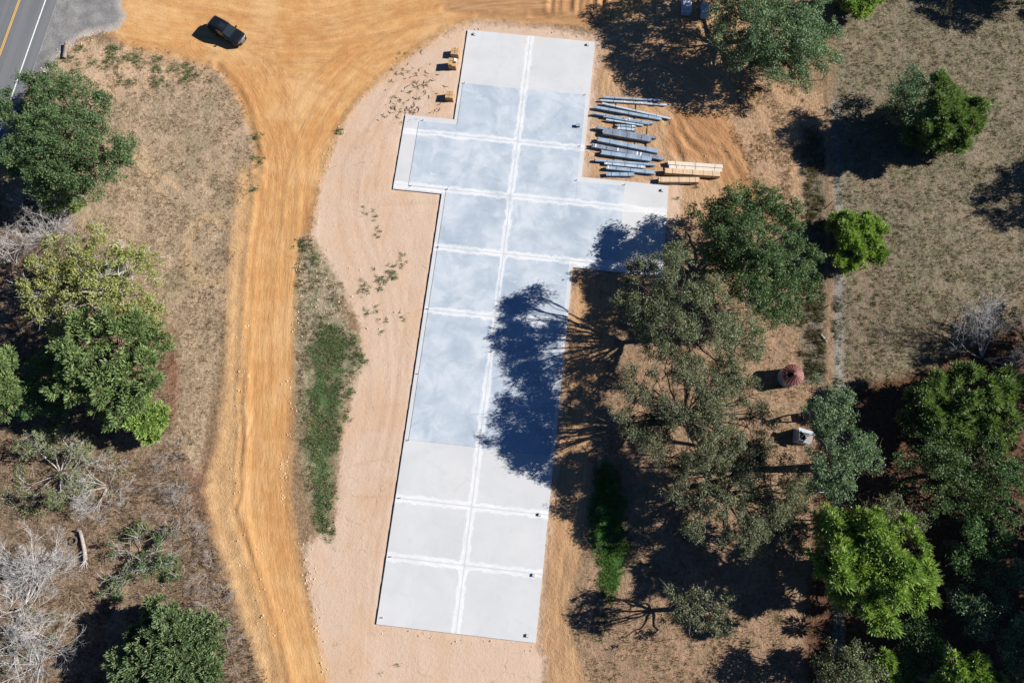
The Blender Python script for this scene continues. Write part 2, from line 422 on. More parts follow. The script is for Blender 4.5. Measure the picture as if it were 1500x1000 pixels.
pas = t.mix(t.math('MULTIPLY', t.rng(n_big, .52, .7), .35), pas, (.26, .18, .12))
c, m_pas = lay(c, 'pasture', pas, 1.2, 1.0)
c = t.mix(t.math('MULTIPLY', t.math('MULTIPLY', pale_a, m_pas), .45), c, (.17, .115, .08))
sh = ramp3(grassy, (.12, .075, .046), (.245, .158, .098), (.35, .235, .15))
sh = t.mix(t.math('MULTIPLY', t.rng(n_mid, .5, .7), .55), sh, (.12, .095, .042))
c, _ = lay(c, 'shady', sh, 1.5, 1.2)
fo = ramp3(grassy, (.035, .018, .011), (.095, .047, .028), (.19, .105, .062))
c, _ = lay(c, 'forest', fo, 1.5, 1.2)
br = ramp3(grassy, (.07, .048, .031), (.175, .12, .078), (.34, .25, .17))
br = t.mix(t.math('MULTIPLY', t.rng(n_mid, .54, .72), .4), br, (.10, .10, .04))
c, _ = lay(c, 'brush', br, 1.3, 1.2)
c, _ = lay(c, 'redlitter', ramp3(grassy, (.09, .045, .028), (.17, .085, .052), (.28, .16, .10)), 1.8, 1.6)
me_ = ramp3(grassy, (.155, .11, .068), (.29, .21, .135), (.43, .335, .235))
me_ = t.mix(t.math('MULTIPLY', t.rng(n_mid, .5, .7), .5), me_, (.17, .145, .085))
me_ = t.mix(t.math('MULTIPLY', t.rng(n_big, .54, .68), .4), me_, (.175, .165, .085))
c, m_me = lay(c, 'meadow', t.mix(t.math('MULTIPLY', t.rng(t.noise(P, .35, 5, .65), .52, .64), .75), me_, (.40, .285, .19)), 1.2, 1.0)
c = t.mix(t.math('MULTIPLY', t.math('MULTIPLY', pale_a, m_me), .7), c, (.42, .29, .16))
sa = t.mix(blot, (.44, .31, .21), (.36, .24, .145))
sa = t.mix(t.math('MULTIPLY', t.rng(n_small, .55, .7), .8), sa, (.14, .10, .05))
c, _ = lay(c, 'sandy', sa, 2.4, 1.4)
tf = ramp3(grassy, (.17, .10, .055), (.31, .195, .115), (.42, .29, .18))
tf = t.mix(t.math('MULTIPLY', t.rng(n_mid, .55, .75), .5), tf, (.17, .125, .065))
c, _ = lay(c, 'tanfield', tf, 1.3, 1.0)
ya = t.mix(t.rng(st1, .3, .7), (.28, .165, .085), (.44, .28, .16))
ya = t.mix(t.math('MULTIPLY', t.rng(n_small, .5, .72), .5), ya, (.24, .15, .075))
c, _ = lay(c, 'yard', ya, 1.0, 1.0)
sp = t.mix(t.rng(st1, .32, .68), (.30, .175, .088), (.43, .27, .145))
sp = t.mix(t.math('MULTIPLY', speck, .3), sp, (.24, .135, .07))
c, _ = lay(c, 'strip', sp, .9, .8)
pd = t.mix(t.rng(st2, .3, .7), (.455, .335, .25), (.425, .295, .205))
pd = t.mix(t.math('MULTIPLY', blot, .45), pd, (.47, .36, .275))
pd = t.mix(t.math('MULTIPLY', t.rng(st3, .56, .75), .45), pd, (.28, .185, .12))
pd = t.mix(t.math('MULTIPLY', t.rng(n_fine, .54, .72), .5), pd, (.31, .22, .15))
pd = t.mix(t.math('MULTIPLY', t.rng(n_small, .54, .68), .4), pd, (.35, .25, .17))
pd = t.mix(t.math('MULTIPLY', t.rng(n_big, .5, .62), .45), pd, (.42, .27, .16))
c, m_pad = lay(c, 'pad', pd, 1.7, 1.0)
ck = t.n.new('ShaderNodeTexVoronoi'); ck.feature = 'DISTANCE_TO_EDGE'; ck.inputs['Scale'].default_value = .16
wob = t.n.new('ShaderNodeVectorMath'); wob.operation = 'ADD'; t.lk(P, wob.inputs[0])
nw = t.n.new('ShaderNodeTexNoise'); nw.inputs['Scale'].default_value = .7; t.lk(P, nw.inputs['Vector'])
wob2 = t.n.new('ShaderNodeVectorMath'); wob2.operation = 'SCALE'; t.lk(nw.outputs['Color'], wob2.inputs[0]); wob2.inputs['Scale'].default_value = 2.2
t.lk(wob2.outputs[0], wob.inputs[1]); t.lk(wob.outputs[0], ck.inputs['Vector'])
crack = t.math('MULTIPLY', t.rng(ck.outputs['Distance'], .012, .0), t.rng(n_mid, .45, .6))
c = t.mix(t.math('MULTIPLY', t.math('MULTIPLY', crack, m_pad), .55), c, (.22, .14, .085))
bk = t.mix(blot, (.46, .29, .145), (.36, .21, .095))
bk = t.mix(t.math('MULTIPLY', t.rng(n_small, .5, .7), .6), bk, (.30, .20, .11))
c, _ = lay(c, 'bank', bk, 2.0, 1.6)
brk = t.rng(t.noise(P, .55, 4, .6, .6), .42, .6)
rut = t.noise(t.vmul(flow, (1.2, .17, 1)), 1.0, 5, .7, 1.0)
cl = t.mix(t.rng(n_mid, .34, .66), (.475, .272, .112), (.405, .205, .075))
cl = t.mix(t.math('MULTIPLY', t.rng(rut, .52, .66), .6), cl, (.36, .175, .066))
cl = t.mix(t.math('MULTIPLY', t.rng(rut, .48, .36), .45), cl, (.53, .345, .165))
cl = t.mix(t.math('MULTIPLY', t.math('MULTIPLY', t.rng(st3, .52, .7), brk), .5), cl, (.31, .15, .06))
cl = t.mix(t.math('MULTIPLY', t.rng(n_big, .5, .64), .55), cl, (.50, .32, .152))
cl = t.mix(t.math('MULTIPLY', t.rng(n_big, .46, .36), .45), cl, (.38, .17, .055))
cl = t.mix(t.math('MULTIPLY', t.rng(n_fine, .56, .72), .35), cl, (.33, .185, .085))
c, m_cl = lay(c, 'clay', cl, 1.3, 1.5)
ch = t.mix(t.rng(st1, .3, .7), (.23, .118, .055), (.40, .235, .115))
c, _ = lay(c, 'churn', ch, .9, 1.0)
mu = t.mix(t.rng(st1, .3, .7), (.24, .122, .055), (.40, .225, .108))
c, m_mu = lay(c, 'mud', mu, 1.0, .8)
soil = t.math('MAXIMUM', m_cl, m_mu)
c = t.mix(t.math('MULTIPLY', t.math('MULTIPLY', trk_a, t.rng(st3, .25, .6)), t.rng(soil, 0, 1, .2, .5)), c, (.27, .13, .052))
gr = ramp3(t.math('ADD', t.math('MULTIPLY', speck, .6), t.math('MULTIPLY', blot, .4)), (.10, .098, .095), (.175, .168, .16), (.30, .285, .27))
gr = t.mix(t.math('MULTIPLY', t.rng(t.attr('z_gravel'), 1.0, .1), .7), gr, (.40, .345, .29))
c, m_gr = lay(c, 'gravel', gr, 1.0, .4)
we = ramp3(grassy, (.12, .10, .06), (.25, .20, .13), (.42, .35, .255))
we = t.mix(t.math('MULTIPLY', t.rng(n_mid, .5, .64), .7), we, (.085, .105, .045))
c, _ = lay(c, 'weedy', we, 2.6, 1.2, .2)
lu = t.mix(speck, (.04, .07, .024), (.075, .115, .042))
lu = t.mix(t.math('MULTIPLY', t.rng(n_mid, .52, .66), .8), lu, (.21, .17, .10))
c, _ = lay(c, 'lush', lu, 5.0, 1.2, .35)
c, _ = lay(c, 'lawn', t.mix(speck, (.022, .062, .013), (.06, .13, .03)), 3.2, .9, .3)
c, _ = lay(c, 'fence_shade', ramp3(grassy, (.065, .058, .042), (.135, .112, .08), (.24, .19, .135)), 2.0, 1.4)  # wire fence's cast shade put into the ground colour, mixed with brush
c, _ = lay(c, 'paleline', t.mix(speck, (.15, .142, .13), (.26, .25, .235)), .8, 1.0)
hgt = t.math('ADD', t.math('MULTIPLY', n_small, .6), t.math('MULTIPLY', n_fine, .4))
soilflat = t.math('MAXIMUM', t.math('MAXIMUM', m_cl, m_pad), m_gr)
hgt = t.math('MULTIPLY', hgt, t.rng(soilflat, 0, 1, 1.0, .32))
hgt = t.math('ADD', hgt, t.math('MULTIPLY', t.math('MULTIPLY', st3, soil), .25))
t.bsdf(c, .95, 0, .12, t.bump(hgt, .9, .22))
M_ground = t.m

idx = np.arange(GX.size).reshape(GX.shape)
F = np.stack([idx[:-1, :-1], idx[:-1, 1:], idx[1:, 1:], idx[1:, :-1]], -1).reshape(-1, 4)
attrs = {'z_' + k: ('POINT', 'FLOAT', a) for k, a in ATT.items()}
attrs['trk'] = ('POINT', 'FLOAT', trk); attrs['pale'] = ('POINT', 'FLOAT', pale)
attrs['flow'] = ('POINT', 'FLOAT_VECTOR', np.stack([fs, ft, np.zeros_like(fs)], -1))
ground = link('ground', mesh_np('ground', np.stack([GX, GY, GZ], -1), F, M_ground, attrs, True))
tag(ground, kind='structure')

# ------------------------------------------------------------------ road
t = NT('road_asphalt'); P = t.pos()
rp = t.n.new('ShaderNodeMapping'); rp.inputs['Rotation'].default_value = (0, 0, -math.atan2(rdir[1], rdir[0])); t.lk(P, rp.inputs['Vector'])
s1 = t.noise(t.vmul(rp.outputs[0], (.03, .9, 1)), 1.0, 4); n1 = t.noise(P, 12, 3, .7); n2 = t.noise(P, .5, 4)
c = t.mix(t.rng(s1, .35, .65), (.085, .09, .097), (.13, .134, .138))
c = t.mix(t.math('MULTIPLY', t.rng(n1, .4, .7), .4), c, (.17, .17, .168)); c = t.mix(t.math('MULTIPLY', t.rng(n2, .5, .7), .3), c, (.15, .145, .138))
t.bsdf(c, .9, 0, .25, t.bump(n1, .4, .02)); M_road = t.m
def strip(name, o0, o1, z, mat, parent=None, l0=-120, l1=110, n=60):
    ls = np.linspace(l0, l1, n)
    V = []
    for l in ls:
        for o in (o0, o1):
            p = rmid + rdir * l + rnrm * o; V.append((p[0], p[1], z))
    Q = [[2 * i, 2 * i + 1, 2 * i + 3, 2 * i + 2] for i in range(n - 1)]
    return link(name, mesh_np(name, V, np.array(Q), mat), parent)
road = MB()
V = []
for l in (-120, 110):
    for o, z in ((-5.2, -.12), (-5.2, .03), (5.0, .03), (5.0, -.12)):
        p = rmid + rdir * l + rnrm * o; V.append((p[0], p[1], z))
road.add(V, [[0, 1, 5, 4], [1, 2, 6, 5], [2, 3, 7, 6], [0, 3, 2, 1], [4, 5, 6, 7]])
road = road.build('road', M_road); tag(road, kind='structure')
M_white = simple('road_paint_white', (.62, .62, .60), .7, var=.18, scale=5)
M_yellow = simple('road_paint_yellow', (.62, .36, .06), .7, var=.15, scale=5)
strip('edge_line', 3.39, 3.54, .034, M_white, road); strip('edge_line', -3.54, -3.39, .034, M_white, road)
for o in (-.14, .04): strip('centre_line', o, o + .1, .034, M_yellow, road)

# ------------------------------------------------------------------ concrete slab
JU = 8.5; JV = [58.15, 50.65, 43.0, 35.05, 13.15, 6.93]
def concrete(name, ca, cb, cc, smooth_finish):
    t = NT(name); P = t.pos()
    n1 = t.noise(P, .22, 5, .62, .6); n2 = t.noise(P, .9, 5, .6); n3 = t.noise(P, 6, 3, .6)
    if smooth_finish:
        c = t.mix(t.rng(n1, .36, .62), ca, cb); c = t.mix(t.math('MULTIPLY', t.rng(n2, .42, .66), .6), c, cc)
        n4 = t.noise(P, .36, 5, .56, .7); c = t.mix(t.math('MULTIPLY', t.rng(n4, .53, .66), .5), c, (.245, .288, .332)); c = t.mix(t.math('MULTIPLY', t.rng(n4, .46, .36), .45), c, (.46, .485, .507))
        c = t.mix(t.math('MULTIPLY', t.rng(n3, .55, .75), .25), c, (.27, .32, .35))
    else:
        s = t.noise(t.vmul(t.attr('uv2', 'Vector'), (2.2, .12, 1)), 1.0, 3)
        c = t.mix(t.rng(n1, .35, .65), ca, cb); c = t.mix(t.math('MULTIPLY', t.rng(s, .45, .7), .45), c, cc)
        c = t.mix(t.math('MULTIPLY', t.rng(t.noise(P, .5, 6, .7, 1.0), .52, .68), .5), c, (.37, .385, .38))
        c = t.mix(t.math('MULTIPLY', t.rng(t.noise(P, .13, 2), .62, .72), .12), c, (.52, .38, .26))
    d = t.attr('joint')
    e = t.math('ADD', d, t.math('MULTIPLY', t.math('SUBTRACT', n2, .5), .95))
    e = t.math('ADD', e, t.math('MULTIPLY', t.math('SUBTRACT', n3, .5), .5))
    fade = t.rng(t.noise(P, .45, 3), .3, .62, .35, 1.0)
    w = t.math('MULTIPLY', t.rng(e, .56, .26), fade)
    c = t.mix(t.math('MULTIPLY', w, .78), c, (.53, .53, .525))
    ed = t.math('MULTIPLY', t.rng(e, .50, .34), t.rng(e, .10, .30))
    c = t.mix(t.math('MULTIPLY', t.math('MULTIPLY', ed, fade), .55), c, (.60, .60, .59))
    c = t.mix(t.math('MULTIPLY', t.rng(d, .07, .02), .35), c, (.36, .36, .36))
    sc_ = t.noise(t.vmul(t.attr('uv2', 'Vector'), (.5, 1.6, 1)), .9, 5, .7, 1.5)
    c = t.mix(t.math('MULTIPLY', t.rng(sc_, .66, .7), .6), c, (.52, .52, .52))
    t.bsdf(c, t.rng(n2, .3, .7, .62, .82), 0, .3, t.bump(n3, .12, .01))
    return t.m
M_smooth = concrete('troweled_concrete', (.265, .312, .36), (.41, .44, .47), (.325, .366, .408), True)
M_broom = concrete('broomed_concrete', (.412, .414, .408), (.455, .454, .448), (.43, .432, .427), False)
M_edgec = simple('slab_side_concrete', (.36, .35, .335), .85, var=.2, scale=2)
slab = empty('building_slab', (*sl(8.5, 37), 0.0), 'long pale concrete building slab with bluish troweled bays and white joint lines', 'slab')
def to_loc(p): return (p[0] - slab.location.x, p[1] - slab.location.y)
def joint_dist(u, v):
    d = np.full(u.shape, 3.0)
    wl_ = np.where(v > 66, .35, 0)
    d = np.minimum(d, np.abs(u - JU) * np.where((v > 28) & (v < 43), 1.35, 1.0))
    for jv in JV: d = np.minimum(d, np.abs(v - jv))
    ed = np.full(u.shape, 9.0)
    return d
def panel(u0, u1, v0, v1, ztop, mat, g=.005):
    u0 += g; u1 -= g; v0 += g; v1 -= g
    nu = max(2, int((u1 - u0) / .3) + 1); nv = max(2, int((v1 - v0) / .3) + 1)
    U, Vv = np.meshgrid(np.linspace(u0, u1, nu), np.linspace(v0, v1, nv))
    W = SO[None, None] + U[..., None] * UD + Vv[..., None] * VD
    top = np.stack([W[..., 0] - slab.location.x, W[..., 1] - slab.location.y, np.full(U.shape, ztop)], -1).reshape(-1, 3)
    i = np.arange(nu * nv).reshape(nv, nu)
    Q = np.stack([i[:-1, :-1], i[:-1, 1:], i[1:, 1:], i[1:, :-1]], -1).reshape(-1, 4)
    rim = np.concatenate([i[0, :-1], i[:-1, -1], i[-1, :0:-1], i[:0:-1, 0]])
    low = top[rim].copy(); low[:, 2] = .045; n0 = len(top); k = len(rim)
    Q2 = np.array([[rim[(a + 1) % k], rim[a], n0 + a, n0 + (a + 1) % k] for a in range(k)])
    jd = np.concatenate([joint_dist(U, Vv).ravel(), np.full(k, 3.0)])
    uvv = np.concatenate([np.stack([U, Vv, np.zeros_like(U)], -1).reshape(-1, 3), np.zeros((k, 3))])
    me = mesh_np('slab_panel', np.vstack([top, low]), [Q, Q2], mat, {'joint': ('POINT', 'FLOAT', jd), 'uv2': ('POINT', 'FLOAT_VECTOR', uvv)})
    return link('slab_panel', me, slab)
ft_ = MB()
for (u0, u1, v0, v1) in ((.03, 16.97, .03, 42.17), (.03, 27.77, 42.23, 49.97), (-6.07, 27.77, 50.03, 54.17), (-6.07, 16.97, 54.23, 60.37), (.18, 16.97, 60.43, 73.72)):
    cs = [sl(u0, v0), sl(u1, v0), sl(u1, v1), sl(u0, v1)]
    V = [(*to_loc(p), z) for z in (-.35, .05) for p in cs]
    ft_.add(V, [[4, 5, 6, 7], [0, 1, 5, 4], [1, 2, 6, 5], [2, 3, 7, 6], [3, 0, 4, 7]])
ft_.build('footing', M_edgec, slab)
ZB, ZS = .12, .155
for a in ((.15, JU, 65.75, 73.75), (JU, 17, 65.75, 73.75), (0, JU, 0, 6.93), (JU, 17, 0, 6.93), (0, JU, 6.93, 13.15), (JU, 17, 6.93, 13.15), (0, JU, 13.15, 19.65), (JU, 17, 13.15, 19.65),
          (22.4, 27.8, 42.2, 54.2), (-6.1, -4.25, 50, 60.4), (-4.25, .6, 59.7, 60.4), (-4.25, .6, 50, 50.65), (.15, .6, 60.4, 65.75), (0, .5, 43, 50), (0, .5, 35.05, 43), (0, .5, 19.65, 35.05),
          (16.5, 17, 54.2, 65.75), (16.5, 22.4, 53.55, 54.2), (17, 22.4, 42.2, 43), (16.5, 17, 19.65, 43)):
    panel(*a, ZB, M_broom)
for a in ((.6, JU, 58.15, 65.75), (JU, 16.5, 58.15, 65.75), (-4.25, .6, 58.15, 59.7), (-4.25, JU, 50.65, 58.15), (JU, 16.5, 50.65, 58.15), (16.5, 22.4, 50.65, 53.55), (.5, JU, 43, 50.65), (JU, 22.4, 43, 50.65),
          (.5, JU, 35.05, 43), (JU, 16.5, 35.05, 43), (.5, JU, 19.65, 35.05), (JU, 16.5, 19.65, 35.05)):
    panel(*a, ZS, M_smooth)

# steel base plates with bolts, cast near the slab edge
M_steel = simple('dark_bolt_steel', (.06, .06, .065), .5, .6, .5, var=.3)
M_plate = simple('cast_pedestal', (.42, .42, .42), .8, var=.15)
M_pvc = simple('pipe_stub_plastic', (.55, .55, .53), .5, var=.1)
def pedestal(px, py, label, s=.34):
    p = at(px, py, .16)
    o = empty('anchor_pedestal', (p[0], p[1], .118), label, 'anchor base', 'anchor bases set in the slab', R(-6.3))
    m = MB(); m.box((0, 0, .025), (s, s * 1.05, .05)); m.build('base_block', M_plate, o)
    m = MB(); m.box((-s * .42, 0, .11), (.05, s * .9, .13)); m.box((0, -s * .46, .065), (s * .8, .03, .03)); m.build('steel_bracket', M_steel, o)
    for dx in (-.1, .12):
        for dy in (-.13, .13):
            m = MB(); m.tube([(dx, dy, .03), (dx, dy, .13)], .012, 6); m.build('bolt', M_steel, o)
    return o
for px, py, l in ((790.5, 753.5, 'anchor base at the right slab edge beside the upper end of the sunny lower bays'), (781.5, 842, 'anchor base on the right edge at the lowest white cross joint'),
                  (772.5, 930.5, 'anchor base beside the bottom right corner of the slab'), (970, 279, 'anchor base at the upper corner of the side wing beside the lumber'),
                  (861, 66, 'anchor base at the top right slab corner near the tree shade'), (695, 50.5, 'anchor base at the top left slab corner above the brick pallets')):
    pedestal(px, py, l)
def stub(px, py, label, h=.16, r=.045):
    p = at(px, py, .2)
    o = empty('pipe_stub', (p[0], p[1], .118), label, 'pipe stub', 'pipe stubs rising from the slab')
    m = MB(); m.tube([(0, 0, 0), (0, 0, h)], r, 10); m.build('pipe', M_pvc, o, True)
    m = MB(); m.tube([(0, 0, h), (0, 0, h + .04)], r * 1.25, 10); m.build('cap', M_steel, o, True)
for px, py, l in ((680.5, 121.5, 'capped stub at the step below the top bays'), (620, 176, 'capped stub at the top of the left wing'), (602.5, 272, 'capped stub at the bottom corner of the left wing'),
                  (642.5, 362, 'capped stub at the left ledge near the third cross joint'), (627.5, 452, 'capped stub on the left ledge at the fourth cross joint'), (613, 547, 'capped stub on the left ledge beside the big bluish bay'),
                  (598.5, 644.5, 'capped stub where the bluish bays end at left'), (560.5, 904, 'capped stub in the bottom left slab corner'), (573, 815, 'capped stub on the left at the lowest cross joint'), (586.5, 729, 'capped stub on the left at the second lowest cross joint'),
                  (656, 277, 'capped stub at the inner corner under the left wing'), (857, 139, 'capped stub at the right end of the top step'), (849.5, 214, 'capped stub at the right end of the first cross joint'),
                  (915.5, 270.5, 'capped stub at the top of the side wing near the steel'), (845, 264, 'capped stub in the inner corner beside the steel'), (826, 410, 'capped stub by the lower inner corner near the tree shade')):
    stub(px, py, l)
M_dbox = simple('meter_box_paint', (.10, .12, .14), .5, .2, .4, var=.2)
p = at(847, 184, .3); bx = empty('utility_box', (p[0], p[1], .118), 'small dark box on the right ledge of the slab beside the steel stacks', 'box', None, R(-6.3))
m = MB(); m.box((0, 0, .16), (.5, .34, .32)); m.build('body', M_dbox, bx); m = MB(); m.box((0, 0, .34), (.56, .4, .035)); m.build('lid', simple('box_lid', (.3, .33, .36), .5, .3), bx)

# ------------------------------------------------------------------ cut lines where the raised floor stops: forms left on the step
M_form = simple('form_board', (.12, .085, .055), .8, var=.3)

# ------------------------------------------------------------------ trees
LEAF = {}
def leaf_mat(name, ca, cb, cc, trans=.35):
    t = NT(name); a = t.attr('tint')
    c = t.mix(t.rng(a, .5, 1.0), t.mix(t.rng(a, 0, .5), ca, cb), cc)
    d = t.n.new('ShaderNodeBsdfPrincipled'); t.setin(d.inputs['Base Color'], c); d.inputs['Roughness'].default_value = .55; d.inputs['Specular IOR Level'].default_value = .28
    tr = t.n.new('ShaderNodeBsdfTranslucent'); t.lk(t.mix(1.0, c, (1.0, 1.1, .55), 'MULTIPLY'), tr.inputs['Color'])
    ms = t.n.new('ShaderNodeMixShader'); ms.inputs[0].default_value = trans
    t.lk(d.outputs[0], ms.inputs[1]); t.lk(tr.outputs[0], ms.inputs[2]); t.lk(ms.outputs[0], t.out.inputs['Surface'])
    return t.m
LEAF['oak'] = leaf_mat('oak_leaves', (.048, .085, .030), (.086, .142, .053), (.165, .225, .10))
LEAF['greyoak'] = leaf_mat('grey_green_oak_leaves', (0.061, 0.109, 0.048), (0.133, 0.205, 0.104), (0.264, 0.336, 0.205))
LEAF['olive'] = leaf_mat('olive_oak_leaves', (.08, .105, .052), (.16, .185, .098), (.30, .31, .185))
LEAF['sparse'] = leaf_mat('thin_autumn_leaves', (.085, .10, .055), (.155, .17, .095), (.28, .275, .175))
LEAF['yellow'] = leaf_mat('yellowing_leaves', (.15, .165, .045), (.255, .27, .08), (.40, .39, .16))
LEAF['pine'] = leaf_mat('pine_needles', (.072, .115, .040), (.145, .21, .070), (.245, .31, .13), .3)
LEAF['brightpine'] = leaf_mat('bright_pine_needles', (.12, .19, .044), (.23, .335, .08), (.37, .46, .15), .3)
LEAF['cedar'] = leaf_mat('cedar_sprays', (.066, .108, .045), (.128, .182, .078), (.22, .27, .13), .25)
LEAF['dark'] = leaf_mat('dark_understory_leaves', (0.038, 0.082, 0.029), (0.072, 0.144, 0.048), (0.144, 0.240, 0.085))
LEAF['palegreen'] = leaf_mat('pale_green_leaves', (.11, .13, .055), (.17, .195, .085), (.26, .28, .14))
LEAF['weed'] = leaf_mat('weed_leaves', (0.052, 0.103, 0.031), (0.095, 0.164, 0.052), (0.172, 0.224, 0.086))
def bark(name, a, b):
    t = NT(name); P = t.pos(); n = t.noise(t.vmul(P, (1, 1, .3)), 6, 4, .65)
    t.bsdf(t.mix(t.rng(n, .3, .7), a, b), .9, 0, .15, t.bump(n, .5, .03)); return t.m
BARK = {'oak': bark('oak_bark', (.045, .036, .028), (.12, .10, .08)), 'pine': bark('pine_bark', (.07, .045, .03), (.17, .115, .08)),
        'pale': bark('bleached_bark', (.25, .235, .22), (.45, .43, .41)), 'grey': bark('grey_twig_bark', (.17, .145, .13), (.33, .295, .27))}

def leaves_mesh(rng, C, rad, n_per, size, up, aspect=.62, tintC=None, squash=.8):
    n = len(C) * n_per
    ci = np.repeat(np.arange(len(C)), n_per)
    g = rng.normal(0, 1, (n, 3)); g /= np.linalg.norm(g, axis=1)[:, None]
    g *= (rng.random(n) ** .45)[:, None]
    Pn = C[ci] + g * rad[ci][:, None] * np.array([1, 1, squash])
    nr = rng.normal(0, 1, (n, 3)) + g * .9 + np.array([0, 0, up]); nr /= np.linalg.norm(nr, axis=1)[:, None]
    a = np.cross(nr, rng.normal(0, 1, (n, 3))); a /= np.linalg.norm(a, axis=1)[:, None] + 1e-9
    b = np.cross(nr, a)
    s = size * (.6 + .8 * rng.random(n))[:, None]
    V = np.stack([Pn - a * s * .5, Pn - b * s * .5 * aspect + nr * s * .06, Pn + a * s * .5, Pn + b * s * .5 * aspect + nr * s * .06], 1)
    tint = np.clip(tintC[ci] + rng.normal(0, .17, n), 0, 1)
    return V.reshape(-1, 3), np.arange(n * 4).reshape(-1, 4), tint

def needles_mesh(rng, C, rad, n_per, length, D, tintC):
    n = len(C) * n_per
    ci = np.repeat(np.arange(len(C)), n_per)
    g = rng.normal(0, 1, (n, 3)); g /= np.linalg.norm(g, axis=1)[:, None]
    d = g + D[ci] * .75; d /= np.linalg.norm(d, axis=1)[:, None]
    base = C[ci] + g * rad[ci][:, None] * (rng.random(n) ** .5)[:, None] * np.array([1, 1, .75])
    L = length * (.6 + .7 * rng.random(n))[:, None]
    w = np.cross(d, rng.normal(0, 1, (n, 3))); w /= np.linalg.norm(w, axis=1)[:, None] + 1e-9
    w *= .06
    V = np.stack([base - w, base + w, base + d * L + w * .5, base + d * L - w * .5], 1)
    tint = np.clip(tintC[ci] + rng.normal(0, .14, n), 0, 1)
    return V.reshape(-1, 3), np.arange(n * 4).reshape(-1, 4), tint

def wig(rng, a, b, n, amp):
    tt = np.linspace(0, 1, n)[:, None]; P = a + (b - a) * tt
    j = rng.normal(0, amp, (n, 3)); j[0] = 0; j[-1] = 0
    return P + j

